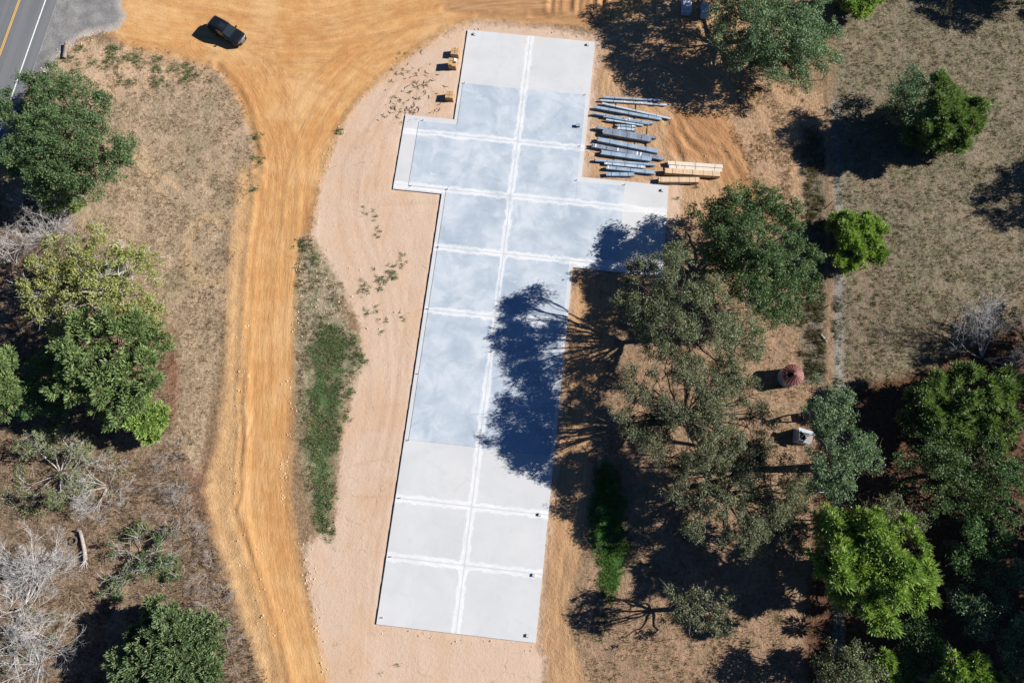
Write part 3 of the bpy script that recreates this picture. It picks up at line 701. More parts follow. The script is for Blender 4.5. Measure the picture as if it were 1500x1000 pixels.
def make_tree(name, label, cat, lobes, kind, seed, dens=1.0, group=None, base=None, leaf=.2, clump=.62, nper=31, gaps=.18, vz=.62, skirt=-.25, bark_=None, branches=3, trunk_r=None, low=True):
    """lobes: (photo x, photo y, radius in photo px, height) -> ellipsoids of foliage at real places"""
    rng = np.random.default_rng(seed)
    E_ = []; PAR = []
    isp = kind in ('pine', 'brightpine') and len(lobes) > 4
    for q, (px, py, r, h) in enumerate(lobes):
        p = at(px, py, h); rr0 = r * mpp(py, h) * 1.1
        E_.append((p[0], p[1], h - .1 * rr0, rr0 * (.60 if isp else .70))); PAR.append(-1); me0 = len(E_) - 1
        ns_ = (7 if isp else 5) if rr0 > 1.2 else 2
        a0 = rng.uniform(0, 6.28)
        for k in range(ns_):
            a = a0 + k * 6.283 / ns_ + rng.normal(0, .25); dd = rr0 * rng.uniform(.55, .85); r2 = rr0 * rng.uniform(.26, .42) if isp else rr0 * rng.uniform(.32, .5)
            E_.append((p[0] + math.cos(a) * dd, p[1] + math.sin(a) * dd, max(.6, h + rr0 * rng.uniform(-.35, .25)), r2)); PAR.append(me0)
        if low and q % 2 == 0:
            pl = at(px, py, h); cx_ = (np.mean([w_[0] for w_ in lobes]) - px) * .25
            pl = at(px + cx_, py + 4, h * .5); E_.append((pl[0], pl[1], h * .5, rr0 * .75)); PAR.append(-1)
    E_ = np.array(E_)
    hmax = float((E_[:, 2]).max()); wts = E_[:, 3] ** 2
    if base is None:
        bxy = (E_[:, :2] * wts[:, None]).sum(0) / wts.sum() + rng.normal(0, .3, 2)
    else: bxy = at(*base)[:2]
    bz = float(gz(bxy[0], bxy[1]))
    root = empty(name, (bxy[0], bxy[1], bz), label, cat, group)
    o3 = np.array([bxy[0], bxy[1], bz])
    Cs = []; Rs = []; Ts = []; Ds = []; Li = []
    for li, (x, y, h, r) in enumerate(E_):
        n = max(5, int(dens * 7.6 * r * r / (clump * clump) * .62))
        d = rng.normal(0, 1, (n * 3, 3)); d /= np.linalg.norm(d, axis=1)[:, None]
        d = d[d[:, 2] > skirt][:n]
        rr = r * (.5 + .5 * rng.random(len(d)) ** .6) * (1 + .14 * rng.normal(0, 1, len(d)).clip(-1.5, 2.0))
        rv = min(r * vz, h * .42)
        P_ = np.array([x, y, h]) + d * rr[:, None] * np.array([1, 1, rv / r])
        keep = np.ones(len(P_), bool)
        for lj, (x2, y2, h2, r2) in enumerate(E_):
            if lj != li:
                q = (P_ - np.array([x2, y2, h2])) / np.array([r2, r2, min(r2 * vz, h2 * .42)])
                keep &= ~((np.linalg.norm(q, axis=1) < .62) & (rng.random(len(P_)) < .8))
        gp = vnoise(P_[:, 0] * .6 + P_[:, 2] * .5, P_[:, 1] * .6, seed) * .5 + vnoise(P_[:, 0] * 1.4, P_[:, 1] * 1.4 + P_[:, 2], seed + 3) * .5
        keep &= gp > gaps + .17
        P_ = P_[keep]; d = d[keep]
        P_[:, 2] = np.maximum(P_[:, 2], bz + .25)
        Cs.append(P_); Ds.append(d); Rs.append(clump * (.55 + .8 * rng.random(len(P_)))); Li.append(np.full(len(P_), li))
        Ts.append(np.clip(.5 + rng.normal(0, .17, len(P_)), 0, 1))
    C_ = np.concatenate(Cs); R_ = np.concatenate(Rs); T_ = np.concatenate(Ts); D_ = np.concatenate(Ds); L_ = np.concatenate(Li)
    if kind in ('pine', 'brightpine', 'cedar'):
        V, Q, tint = needles_mesh(rng, C_, R_ * .75, nper, leaf * 1.7, D_ + np.array([0, 0, .35]), T_)
    else:
        V, Q, tint = leaves_mesh(rng, C_, R_, nper, leaf, .55, tintC=T_)
    me = mesh_np('crown', V - o3, Q, LEAF[kind], {'tint': ('FACE', 'FLOAT', tint)})
    link('crown', me, root)
    # trunk, limbs and boughs
    m = MB()
    tr = trunk_r or (.10 + .028 * hmax)
    cen = np.array([(E_[:, 0] * wts).sum() / wts.sum(), (E_[:, 1] * wts).sum() / wts.sum(), 0])
    fork = np.array([bxy[0] + (cen[0] - bxy[0]) * .35, bxy[1] + (cen[1] - bxy[1]) * .35, bz + hmax * (.34 if 'pine' not in kind else .8)])
    tp = wig(rng, o3 - np.array([0, 0, .15]), fork, 5, .06); rad = np.linspace(tr * 1.2, tr * .72, 5); rad[0] = tr * 1.6
    m.tube(tp - o3, rad, 9)
    for li, (x, y, h, r) in enumerate(E_):
        c0 = np.array([x, y, h - r * .1])
        if PAR[li] >= 0: a0 = np.array([E_[PAR[li]][0], E_[PAR[li]][1], E_[PAR[li]][2] - .2])
        elif 'pine' in kind: a0 = o3 + (fork - o3) * min(1.0, max(.3, (h - .8 - bz) / max(fork[2] - bz, .1) * .9))
        else: a0 = fork
        mid = a0 + (c0 - a0) * .5 + np.array([0, 0, -.06 * np.linalg.norm(c0 - a0)]) + rng.normal(0, .25, 3)
        pth = np.vstack([wig(rng, a0, mid, 4, .08), wig(rng, mid, c0, 4, .1)[1:]])
        rl = tr * .42 * (.5 + .5 * r / E_[:, 3].max()) * (.4 if PAR[li] >= 0 else 1.0)
        m.tube(pth - o3, np.linspace(rl, rl * .35, len(pth)), 6)
        ids = np.nonzero(L_ == li)[0]
        if len(ids):
            for k in rng.choice(ids, min(len(ids), branches), replace=False):
                st_ = pth[rng.integers(2, len(pth))]
                bp = wig(rng, st_, C_[k], 4, .12)
                m.tube(bp - o3, np.linspace(rl * .38, .018, 4), 4)
                for q_ in range(2):
                    e2 = C_[k] + rng.normal(0, .5, 3); m.tube(np.array([bp[2], (bp[2] + e2) / 2 + rng.normal(0, .08, 3), e2]) - o3, [.03, .02, .01], 3, False)
    m.build('trunk', BARK[bark_ or ('pine' if 'pine' in kind else 'oak')], root)
    return root

def bare_tree(name, label, cat, px, py, h, spread, seed, group=None, bark_='pale', stems=1, leaf=None, nleaf=0, lean=(0, 0), r0=None, levels=4, up=.55):
    rng = np.random.default_rng(seed)
    g = gpt(px, py)
    root = empty(name, g, label, cat, group)
    m = MB(); tips = []
    def grow(p, d, L, r, lv):
        n = 4 if lv > 1 else 2
        pts = [p]; q = p.copy(); dd = d.copy()
        for k in range(n):
            dd = dd + rng.normal(0, .13, 3); dd /= np.linalg.norm(dd); q = q + dd * L / n
            if q[2] < .05: q[2] = .05 + .05 * rng.random()
            pts.append(q.copy())
        m.tube(pts, np.linspace(r, r * .5, n + 1), 5 if lv > 2 else 3, False)
        if lv == 0:
            tips.append(q); return
        nk = rng.integers(3, 6) if lv > 1 else rng.integers(4, 7)
        for k in range(nk):
            f = rng.uniform(.35, 1.0); i = min(n - 1, int(f * n)); pp = pts[i] + (pts[i + 1] - pts[i]) * (f * n - i)
            side = rng.normal(0, 1, 3); side -= dd * side.dot(dd); side /= np.linalg.norm(side)
            nd = dd * .75 + side * rng.uniform(.5, 1.0) + np.array([lean[0] * .2, lean[1] * .2, .12]); nd /= np.linalg.norm(nd)
            grow(pp, nd, L * rng.uniform(.42, .70), max(r * .5, .007), lv - 1)
    for s in range(stems):
        a = rng.uniform(0, 6.28); d = np.array([math.cos(a) * spread + lean[0], math.sin(a) * spread + lean[1], up]); d /= np.linalg.norm(d)
        p0 = np.array([math.cos(a) * .15, math.sin(a) * .15, -.1]) if stems > 1 else np.array([0, 0, -.1.__float__()])
        grow(p0, d, h * .62 * rng.uniform(.8, 1.15), (r0 or (.03 + .018 * h)) * .8, levels)
    m.build('trunk', BARK[bark_], root)
    if leaf and nleaf:
        tp = np.array(tips); k = rng.choice(len(tp), min(nleaf, len(tp)), replace=False)
        C_ = tp[k]; V, Q, ti = leaves_mesh(rng, C_, np.full(len(C_), .38), 16, .17, .5, tintC=np.clip(.5 + rng.normal(0, .2, len(C_)), 0, 1))
        link('crown', mesh_np('crown', V, Q, LEAF[leaf], {'tint': ('FACE', 'FLOAT', ti)}), root)
    return root

# --- left side
make_tree('oak_tree', 'big dark green oak spreading over the road edge, fullest tree at the left', 'tree',
          [(80, 122, 32, 6), (130, 152, 34, 7.5), (62, 166, 34, 8), (22, 162, 28, 6.5), (105, 192, 42, 9), (152, 222, 40, 8), (55, 222, 42, 8.5), (174, 238, 26, 6), (112, 258, 38, 7), (18, 230, 30, 6.5), (66, 262, 30, 6), (48, 116, 16, 5.5)],
          'oak', 1, dens=.95, leaf=.19, nper=52, gaps=.16)
make_tree('pine_sapling', 'small bright green pine sapling just below the big dark oak', 'tree', [(85, 294, 19, 2.6), (106, 301, 13, 2.2), (70, 300, 13, 2.2)], 'brightpine', 2, leaf=.16, clump=.35, nper=34, gaps=.05)
bare_tree('dead_tree', 'dead white branching tree above the yellow green tree', 'tree', 66, 345, 7.0, 1.0, 3, 'dead bleached trees', lean=(-.3, .2), stems=9, r0=.075)
bare_tree('dead_tree', 'dead white tree at the left edge beside the yellow green tree', 'tree', 22, 388, 5.0, .8, 33, 'dead bleached trees', lean=(-.5, .35), stems=4, r0=.07)
make_tree('yellowing_tree', 'broad yellow green tree with thin foliage and pale limbs', 'tree',
          [(88, 382, 36, 6.3), (150, 370, 34, 7), (200, 386, 30, 6), (58, 430, 34, 6.3), (130, 425, 44, 8), (195, 430, 40, 7), (88, 466, 28, 6), (218, 456, 20, 5.2), (170, 400, 34, 7.4)],
          'yellow', 4, dens=.8, leaf=.2, clump=.5, nper=34, gaps=.30, bark_='pale', branches=4)
make_tree('pine_tree', 'large mid green pine below the yellow green tree', 'tree',
          [(122, 500, 38, 8), (170, 490, 40, 8.5), (216, 506, 30, 7), (140, 545, 40, 9), (190, 550, 40, 8.5), (108, 556, 32, 7.5), (165, 592, 36, 7.5), (222, 550, 22, 6.5)],
          'pine', 5, dens=1.25, leaf=.21, clump=.5, nper=31, gaps=.26)
make_tree('cedar_shrub', 'rounded yellow green cedar at the lower corner of the large left pine', 'shrub', [(212, 612, 24, 3.5), (200, 595, 18, 3.6), (222, 630, 16, 2.6)], 'brightpine', 6, leaf=.16, clump=.35, nper=40, gaps=.08)
make_tree('pine_tree', 'green pine cut by the left picture edge beside the dark cedar', 'tree', [(-12, 556, 30, 8), (4, 586, 26, 7), (-2, 532, 22, 7), (-35, 570, 36, 8.5)], 'pine', 7, dens=1.2, leaf=.21, clump=.5, nper=34, gaps=.2)
make_tree('cedar_tree', 'dark cedar in shade between the two left pines', 'tree', [(60, 560, 34, 4.5), (40, 585, 28, 4), (85, 590, 26, 4), (70, 530, 24, 4)], 'dark', 8, leaf=.18, nper=40)
bare_tree('half_bare_tree', 'wide half bare tree with pale limbs and scattered green leaves', 'tree', 88, 692, 6.4, 1.1, 9, None, stems=12, leaf='palegreen', nleaf=520, r0=.08, up=.42, levels=3)
bare_tree('bare_shrub', 'pale bare shrub right of the half bare leafy tree', 'shrub', 158, 712, 4.6, 1.0, 10, 'bare pale shrubs', stems=9, r0=.045, bark_='pale')
bare_tree('dead_tree', 'largest dead white tree in the brush, its limbs fanning up from the lower left edge', 'tree', 36, 888, 8.5, .75, 12, 'dead bleached trees', lean=(.55, .6), stems=7, r0=.10)
bare_tree('dead_tree', 'dead white tree low at the left edge with long limbs reaching right', 'tree', 10, 932, 8.5, .6, 13, 'dead bleached trees', lean=(1.2, .15), stems=6, r0=.11)
bare_tree('dead_tree', 'dead tree in the bottom left corner with dense grey twigs', 'tree', 58, 972, 7.0, 1.0, 14, 'dead bleached trees', stems=9, r0=.07, leaf='weed', nleaf=60)
bare_tree('bare_shrub', 'small white bare shrub above the largest dead white tree', 'shrub', 60, 822, 4.2, 1.0, 15, 'bare pale shrubs', stems=8, r0=.04)
make_tree('leafy_shrub', 'low ragged green shrub around a fallen grey trunk', 'shrub', [(185, 808, 26, 1.0), (222, 812, 26, 1.1), (240, 792, 22, 1.0), (172, 842, 18, .8), (160, 868, 14, .7), (200, 785, 20, .8), (250, 830, 18, .8)], 'weed', 16, dens=.55, leaf=.15, clump=.35, nper=22, gaps=.3, bark_='grey', branches=4)
m = MB(); f = [gpt(150, 852, .25), gpt(185, 838, .45), gpt(215, 832, .6), gpt(240, 826, .7), gpt(259, 822, .8)]
f = np.array(f); fo_ = empty('fallen_log', f[0], 'fallen pale grey trunk lying through the low green shrub', 'log')
m.tube(f - f[0], np.linspace(.05, .16, 5), 7); rr_ = np.random.default_rng(5)
for k in range(14):
    q = f[0] + (f[-1] - f[0]) * rr_.uniform(.05, .7); e = q + np.array([rr_.uniform(-1.2, -.2), rr_.uniform(-1.0, 1.0), rr_.uniform(0, .5)])
    m.tube(np.array([q, (q + e) / 2 + rr_.normal(0, .06, 3), e]) - f[0], [.035, .025, .01], 4)
m.build('trunk', BARK['pale'], fo_)
make_tree('cedar_tree', 'dense rounded green cedar at the bottom edge left of the dirt track', 'tree',
          [(245, 940, 46, 5.5), (205, 962, 36, 4.6), (288, 930, 34, 4.6), (268, 985, 42, 5), (205, 1005, 36, 4), (296, 975, 28, 4), (236, 908, 30, 4.2), (240, 1030, 50, 5)], 'cedar', 17, dens=.85, leaf=.17, clump=.42, nper=44, gaps=.1)
for i, (px, py, h, l) in enumerate(((250, 660, 2.6, 'grey twiggy bush just under the rounded cedar shrub'), (257, 700, 3.0, 'grey twiggy bush topmost of the row along the bank'), (262, 755, 3.2, 'grey twiggy bush beside the dug hole in the bank'), (278, 790, 2.9, 'grey twiggy bush beside the end of the fallen trunk'),
                                    (306, 838, 3.0, 'grey twiggy bush halfway down the lower bank'), (316, 905, 3.0, 'grey twiggy bush right of the dense cedar top'), (335, 960, 3.2, 'grey twiggy bush lowest beside the dirt track'), (270, 725, 1.6, 'short grey twiggy bush between two taller ones on the bank'), (325, 870, 1.6, 'short grey twiggy bush on the orange bank edge'))):
    bare_tree('bare_shrub', l, 'shrub', px, py, h, 1.0, 40 + i, 'bare grey shrubs along the bank', bark_='grey', stems=7, r0=.03, levels=3)
# --- right side
make_tree('oak_tree', 'tall grey green oak at the top right throwing shade over the yard', 'tree',
          [(1085, 62, 36, 6), (1135, 45, 42, 7.6), (1190, 52, 38, 7), (1208, 88, 28, 5.4), (1152, 92, 36, 5.6), (1172, 116, 18, 4.2), (1110, -10, 46, 8), (1180, -8, 42, 7.6), (1085, -60, 46, 7.6), (1150, -75, 50, 7.6), (1062, 12, 26, 7), (1058, -40, 32, 7.4), (1110, 80, 26, 4), (1060, 50, 20, 6)],
          'greyoak', 20, dens=.95, leaf=.19, nper=44, gaps=.18, branches=4)
make_tree('oak_tree', 'dense dark oak right of the slab wing, below the lumber', 'tree',
          [(1048, 385, 28, 6.5), (1088, 425, 26, 7), (1040, 312, 26, 6.5), (1082, 352, 34, 8.4), (1135, 320, 32, 7.6), (1140, 380, 36, 8), (1078, 308, 34, 7.5), (1112, 298, 30, 7), (1058, 345, 26, 7), (1105, 350, 42, 9), (1150, 345, 32, 7.5), (1168, 390, 34, 7), (1122, 400, 42, 9), (1178, 424, 22, 6), (1132, 442, 30, 6.5), (1158, 458, 16, 5.5)],
          'oak', 21, dens=1.15, leaf=.19, nper=50, gaps=.2)
make_tree('oak_tree', 'tall olive oak leaning over the slab wing, its limbs showing', 'tree',
          [(1075, 450, 26, 9), (1060, 500, 28, 9), (960, 410, 24, 9), (985, 376, 20, 9), (946, 392, 20, 8.5), (1000, 420, 38, 10), (952, 440, 34, 9), (1040, 432, 30, 9.5), (928, 468, 18, 8), (1040, 480, 40, 10), (985, 480, 32, 10), (1100, 500, 26, 8.5), (960, 505, 26, 8), (915, 440, 18, 7.5), (930, 400, 18, 8), (1060, 535, 24, 8), (1088, 478, 28, 9), (1078, 512, 30, 8.5), (1012, 512, 26, 9)],
          'olive', 22, dens=1.05, leaf=.16, clump=.58, nper=44, gaps=.22, branches=4, low=False)
make_tree('oak_tree', 'thin crowned oak beside the long shadow, left of the rusty roofed bin', 'tree',
          [(1010, 545, 28, 9), (1065, 545, 28, 9), (1105, 610, 28, 8.5), (1030, 600, 34, 10), (985, 590, 30, 9.4), (940, 640, 22, 7.5), (1090, 650, 26, 8.5), (930, 560, 26, 8), (925, 610, 24, 8), (975, 545, 22, 9), (1035, 560, 26, 9), (965, 640, 26, 8), (1020, 660, 28, 8.5), (1075, 560, 22, 8.5), (958, 570, 30, 9), (1010, 566, 34, 10), (1060, 598, 36, 10), (1100, 580, 24, 9), (946, 606, 22, 8), (1000, 622, 32, 9), (1096, 625, 26, 8.5), (1058, 650, 26, 8.5)],
          'sparse', 23, dens=1.3, leaf=.15, clump=.55, nper=42, gaps=.26, branches=5, low=False)
make_tree('oak_tree', 'thin crowned oak left of the crumpled metal shed', 'tree',
          [(1045, 665, 28, 7.2), (1110, 660, 26, 7.2), (1080, 720, 34, 7.7), (1140, 730, 28, 7.2), (1035, 705, 30, 7.2), (1090, 765, 28, 7.2), (985, 670, 24, 6.4), (1000, 715, 26, 6.4), (1020, 760, 24, 6.4), (1095, 665, 24, 7.2), (1170, 720, 22, 6.4), (1100, 785, 24, 6.4), (1165, 800, 20, 6.0), (1020, 682, 26, 7.2), (1075, 690, 34, 7.6), (1130, 702, 34, 7.2), (1050, 730, 34, 7.2), (1110, 745, 36, 7.2), (1160, 758, 24, 6.4), (1062, 772, 22, 6.4), (1140, 785, 24, 6.4)],
          'sparse', 24, dens=1.3, leaf=.15, clump=.55, nper=42, gaps=.27, branches=5, low=False)
make_tree('oak_tree', 'smallest thin leafed oak, standing by the bottom of the slab shade', 'tree', [(1008, 888, 22, 6), (1042, 908, 24, 6.5), (1030, 866, 18, 6), (1060, 882, 16, 5.5), (985, 908, 14, 4.6), (1064, 930, 14, 4.4), (1012, 934, 14, 4.4), (990, 872, 12, 5)], 'sparse', 25, dens=.6, leaf=.17, clump=.5, nper=32, gaps=.3, branches=4, low=False)
make_tree('oak_tree', 'grey green oak overhanging the crumpled metal shed', 'tree',
          [(1198, 574, 24, 11.2), (1226, 585, 26, 11.7), (1202, 610, 26, 11.7), (1236, 640, 32, 12.2), (1214, 665, 30, 11.7), (1265, 665, 26, 11.2), (1226, 700, 30, 11.2), (1282, 670, 16, 10.7), (1198, 700, 22, 10.7)],
          'greyoak', 26, base=(1212, 684), low=False, dens=1.0, leaf=.17, clump=.5, nper=38, gaps=.24, branches=4)
make_tree('cedar_tree', 'bright green cedar alone on the fence line', 'tree', [(1252, 345, 30, 2.8), (1276, 332, 20, 2.4), (1232, 328, 18, 2.3), (1272, 368, 22, 2.3), (1240, 374, 22, 2.2)], 'brightpine', 27, dens=1.5, leaf=.17, clump=.38, nper=44, gaps=.1)
make_tree('oak_tree', 'small dark oak in the pasture, left of the bushy pine', 'tree', [(1330, 122, 22, 6.5), (1322, 146, 20, 6.5), (1354, 116, 18, 7), (1350, 152, 28, 7), (1318, 165, 24, 3), (1325, 140, 24, 3.4)], 'greyoak', 28, dens=1.0, leaf=.18, nper=34, gaps=.2)
make_tree('pine_tree', 'bushy green pine in the pasture, joined to the small dark oak', 'tree', [(1386, 150, 34, 6.8), (1414, 165, 28, 6.3), (1400, 185, 30, 5.8), (1428, 152, 18, 5.5), (1396, 204, 18, 4.6), (1370, 182, 26, 6), (1345, 180, 26, 2.6), (1362, 200, 22, 2.4), (1390, 200, 22, 2.4)], 'pine', 29, dens=1.5, leaf=.2, clump=.45, nper=31, gaps=.14)
make_tree('pine_tree', 'large feathery pine at the right edge below the bare grey tree', 'tree',
          [(1370, 582, 36, 5.3), (1420, 570, 38, 5.6), (1460, 590, 34, 5.3), (1400, 620, 34, 5.3), (1450, 625, 30, 5.0), (1345, 610, 26, 4.3), (1482, 560, 20, 4.7)], 'pine', 30, dens=1.35, leaf=.22, clump=.5, nper=34, gaps=.2)
make_tree('hardwood_tree', 'broad mixed green tree under the feathery right pine', 'tree',
          [(1380, 680, 42, 5.1), (1430, 680, 42, 5.4), (1340, 690, 32, 4.5), (1410, 720, 36, 4.8), (1460, 710, 24, 4.5), (1370, 725, 30, 4.5), (1440, 750, 26, 3.8)], 'oak', 31, dens=1.05, leaf=.18, nper=31, gaps=.2)
make_tree('pine_tree', 'brightest lime green pine, large at the lower right', 'tree',
          [(1212, 764, 20, 7.5), (1245, 775, 32, 8.5), (1290, 788, 36, 9.5), (1330, 792, 30, 9), (1250, 825, 38, 9.5), (1300, 840, 42, 10), (1345, 838, 26, 8.5), (1290, 885, 30, 9), (1214, 820, 24, 7.5), (1232, 862, 24, 7.5), (1325, 872, 22, 8), (1362, 866, 14, 7.5), (1290, 912, 14, 8), (1222, 800, 24, 4), (1218, 838, 22, 4), (1240, 865, 22, 4)],
          'brightpine', 32, dens=1.35, leaf=.23, clump=.5, nper=31, gaps=.2)
make_tree('hardwood_tree', 'small silvery green tree behind the lime green pine', 'tree', [(1308, 752, 22, 6.5), (1338, 766, 18, 6), (1280, 745, 12, 6)], 'sparse', 34, dens=.9, leaf=.17, clump=.45, nper=36)
for i, (lb, l) in enumerate((([(1440, 790, 36, 6), (1470, 772, 26, 6), (1420, 822, 28, 5.5)], 'dark green tree in the shade right of the lime green pine'),
                             ([(1430, 898, 30, 6), (1468, 908, 30, 6), (1404, 886, 22, 5)], 'dark rounded tree in shade at the lower right'),
                             ([(1492, 690, 26, 7), (1488, 730, 24, 6.5)], 'grey green tree touching the right edge beside the mixed green tree'),
                             ([(1496, 836, 26, 6), (1470, 850, 20, 5)], 'dark tree at the right edge between two shaded trees'),
                             ([(1368, 944, 26, 4.5), (1340, 922, 22, 4)], 'low dark tree in the gap below the lime green pine'),
                             ([(1490, 960, 28, 6), (1520, 930, 30, 7)], 'dark tree in the bottom right corner'),
                             ([(1340, 965, 22, 4), (1320, 990, 24, 4)], 'low dark bush at the bottom edge between the small pines'))):
    make_tree('understory_tree', l, 'tree', lb, 'dark' if i % 2 == 0 else 'greyoak', 60 + i, dens=.9, leaf=.19, nper=38, gaps=.24)
bare_tree('dead_tree', 'bare grey tree in the shade at the right edge above the feathery pine', 'tree', 1440, 525, 8.0, 1.0, 35, 'dead bleached trees', bark_='pale', stems=8, r0=.09)
make_tree('pine_sapling', 'bright young pine at the top edge right of the grey green oak', 'tree', [(1262, 4, 22, 3.6), (1242, -6, 20, 3.4), (1280, -18, 22, 3.6)], 'brightpine', 36, dens=1.3, leaf=.19, clump=.4, nper=40)
make_tree('hardwood_tree', 'mixed green tree at the bottom edge below the lime green pine', 'tree', [(1240, 972, 26, 6), (1272, 985, 26, 5.5), (1214, 985, 20, 5), (1250, 1015, 40, 6), (1225, 955, 14, 5)], 'olive', 37, dens=1.0, leaf=.18, nper=42)
for i, (lb, l) in enumerate((([(1298, 968, 14, 5), (1304, 985, 12, 4.4)], 'tiny tufted pine at the bottom edge beside the mixed green tree'), ([(1405, 985, 20, 7), (1398, 962, 10, 7.4), (1400, 1010, 26, 6.4)], 'slender tufted pine at the bottom edge, left of a pair'), ([(1440, 985, 18, 7), (1452, 1005, 20, 6.6), (1436, 965, 10, 7.2)], 'slender tufted pine at the bottom edge, right of a pair'))):
    make_tree('pine_tree', l, 'tree', lb, 'brightpine', 70 + i, dens=1.2, leaf=.21, clump=.4, nper=40)
# trees just outside the view whose shade reaches in
far = make_tree('hardwood_tree', 'trees standing beyond the edge of the view whose shade reaches in', 'tree', [(1700, 560, 60, 10), (1660, 600, 46, 9), (1740, 600, 46, 9), (1700, 640, 46, 9)], 'dark', 80, dens=1.0, leaf=.26, clump=.8, nper=40, group='trees beyond the view')
for (px, py, s, rz) in ((1640, 800, 1.3, 2), (1600, 870, 1.35, 3), (1660, 930, 1.4, 4), (1580, 960, 1.2, .5), (1530, 1040, 1.1, 1.5), (1640, 1030, 1.3, 2.5), (1700, 840, 1.4, 5), (1560, 505, .8, 2.0), (1618, 268, .75, 2.2), (1500, -8, .66, 1.2), (1445, -30, .6, 4.1), (1560, -15, .7, 5), (-70, 300, .7, 2.5), (-60, 640, .6, .7)):
    c = copy_tree(far); g = gpt(px, py); c.location = g; c.rotation_euler = (0, 0, rz); c.scale = (s, s, s)

# ------------------------------------------------------------------ vehicle
def paint(name, col, rough, metal=.0, coat=1.0):
    t = NT(name); n = t.noise(t.obj(), 40, 2)
    t.bsdf(t.mix(n, col, tuple(x * 1.3 for x in col)), rough, metal, .3, None, **{'Coat Weight': coat * .3, 'Coat Roughness': .04}); return t.m
M_car = paint('black_car_paint', (.006, .007, .009), .38)
M_glass = paint('tinted_glass', (.012, .018, .022), .06)
M_rub = simple('tyre_rubber', (.02, .02, .02), .85, var=.2)
M_rim = simple('wheel_alloy', (.5, .5, .52), .3, .9, .5, var=.1)
M_lens = paint('lamp_lens', (.75, .77, .8), .08)
M_red = paint('tail_lamp_red', (.25, .01, .01), .1)
M_trim = simple('black_trim', (.012, .012, .013), .5, var=.2)
cp = gpt(336.5, 53)
suv = empty('sport_utility_vehicle', cp, 'black car parked on the orange dirt near the road entrance', 'car', None, R(-31))
# stations from nose to tail: x, half width, sill z, belt z, roof half width, roof z
stn = [(2.52, .46, .42, .72, .42, .78), (2.42, .74, .32, .88, .64, .92), (2.2, .90, .28, .98, .78, 1.02), (1.7, .95, .27, 1.04, .80, 1.09), (1.12, .965, .27, 1.07, .80, 1.13), (1.0, .97, .27, 1.08, .78, 1.17), (.25, .975, .27, 1.09, .80, 1.64),
       (.0, .975, .27, 1.1, .82, 1.73), (-.8, .975, .27, 1.1, .83, 1.77), (-1.7, .97, .27, 1.1, .82, 1.75), (-2.15, .95, .29, 1.09, .80, 1.71), (-2.38, .93, .33, 1.08, .78, 1.50), (-2.5, .90, .36, 1.05, .76, 1.12), (-2.55, .84, .42, .90, .62, .94)]
rows = []
for (x, w, zs, zb, wr, zr) in stn:
    zm = (zs + zb) / 2
    half = [(w * .86, zs), (w * .98, zs + .12), (w, zm), (w * .985, zb), (wr + (w - wr) * .25, zb + (zr - zb) * .62) if zr - zb > .2 else (wr + (w - wr) * .4, zb + (zr - zb) * .6), (wr, zb + (zr - zb) * .93), (wr * .8, zr), (wr * .4, zr + .015), (0, zr + .02)]
    full = [(y, z) for y, z in half] + [(-y, z) for y, z in half[-2::-1]]
    rows.append([(x, y, z) for y, z in full])
rows = np.array(rows); ns, nr_, _ = rows.shape
ii = np.arange(ns * nr_).reshape(ns, nr_)
Q = np.stack([ii[:-1, :-1], ii[1:, :-1], ii[1:, 1:], ii[:-1, 1:]], -1).reshape(-1, 4)
b = MB(); b.add(rows.reshape(-1, 3), Q)
for k, rev in ((0, False), (ns - 1, True)):
    rr2 = rows[k]; c0 = rr2.mean(0); V = np.vstack([rr2, c0]); nn = len(rr2)
    T = [[i, i + 1, nn] if not rev else [i + 1, i, nn] for i in range(nn - 1)] + [[nn - 1, 0, nn]]
    b.add(V, None, T)
u_ = rows[:, [0, -1], :]
b.add(u_.reshape(-1, 3), [[2 * i, 2 * i + 1, 2 * i + 3, 2 * i + 2] for i in range(ns - 1)])
b.build('body', M_car, suv, True)
def patch(name, mat, s0, s1, r0, r1, off=.008):
    sub = rows[s0:s1 + 1, r0:r1 + 1]
    cen = np.array([sub[..., 0].mean() * .7, 0, .9]); d = sub - cen; d /= np.linalg.norm(d, axis=-1)[..., None]
    sub = sub + d * off; a, b2, _ = sub.shape; q = np.arange(a * b2).reshape(a, b2)
    mm = MB(); mm.add(sub.reshape(-1, 3), np.stack([q[:-1, :-1], q[1:, :-1], q[1:, 1:], q[:-1, 1:]], -1).reshape(-1, 4))
    return mm.build(name, mat, suv, True)
patch('windshield', M_glass, 5, 6, 5, 11, .012)
patch('rear_window', M_glass, 10, 11, 5, 11, .012)
for r0, r1 in ((3, 5), (11, 13)):
    patch('side_window', M_glass, 6, 8, r0, r1, .012); patch('side_window', M_glass, 8, 9, r0, r1, .012); patch('side_window', M_glass, 9, 10, r0, r1, .012)
patch('sunroof', M_glass, 7, 8, 7, 9, .012)
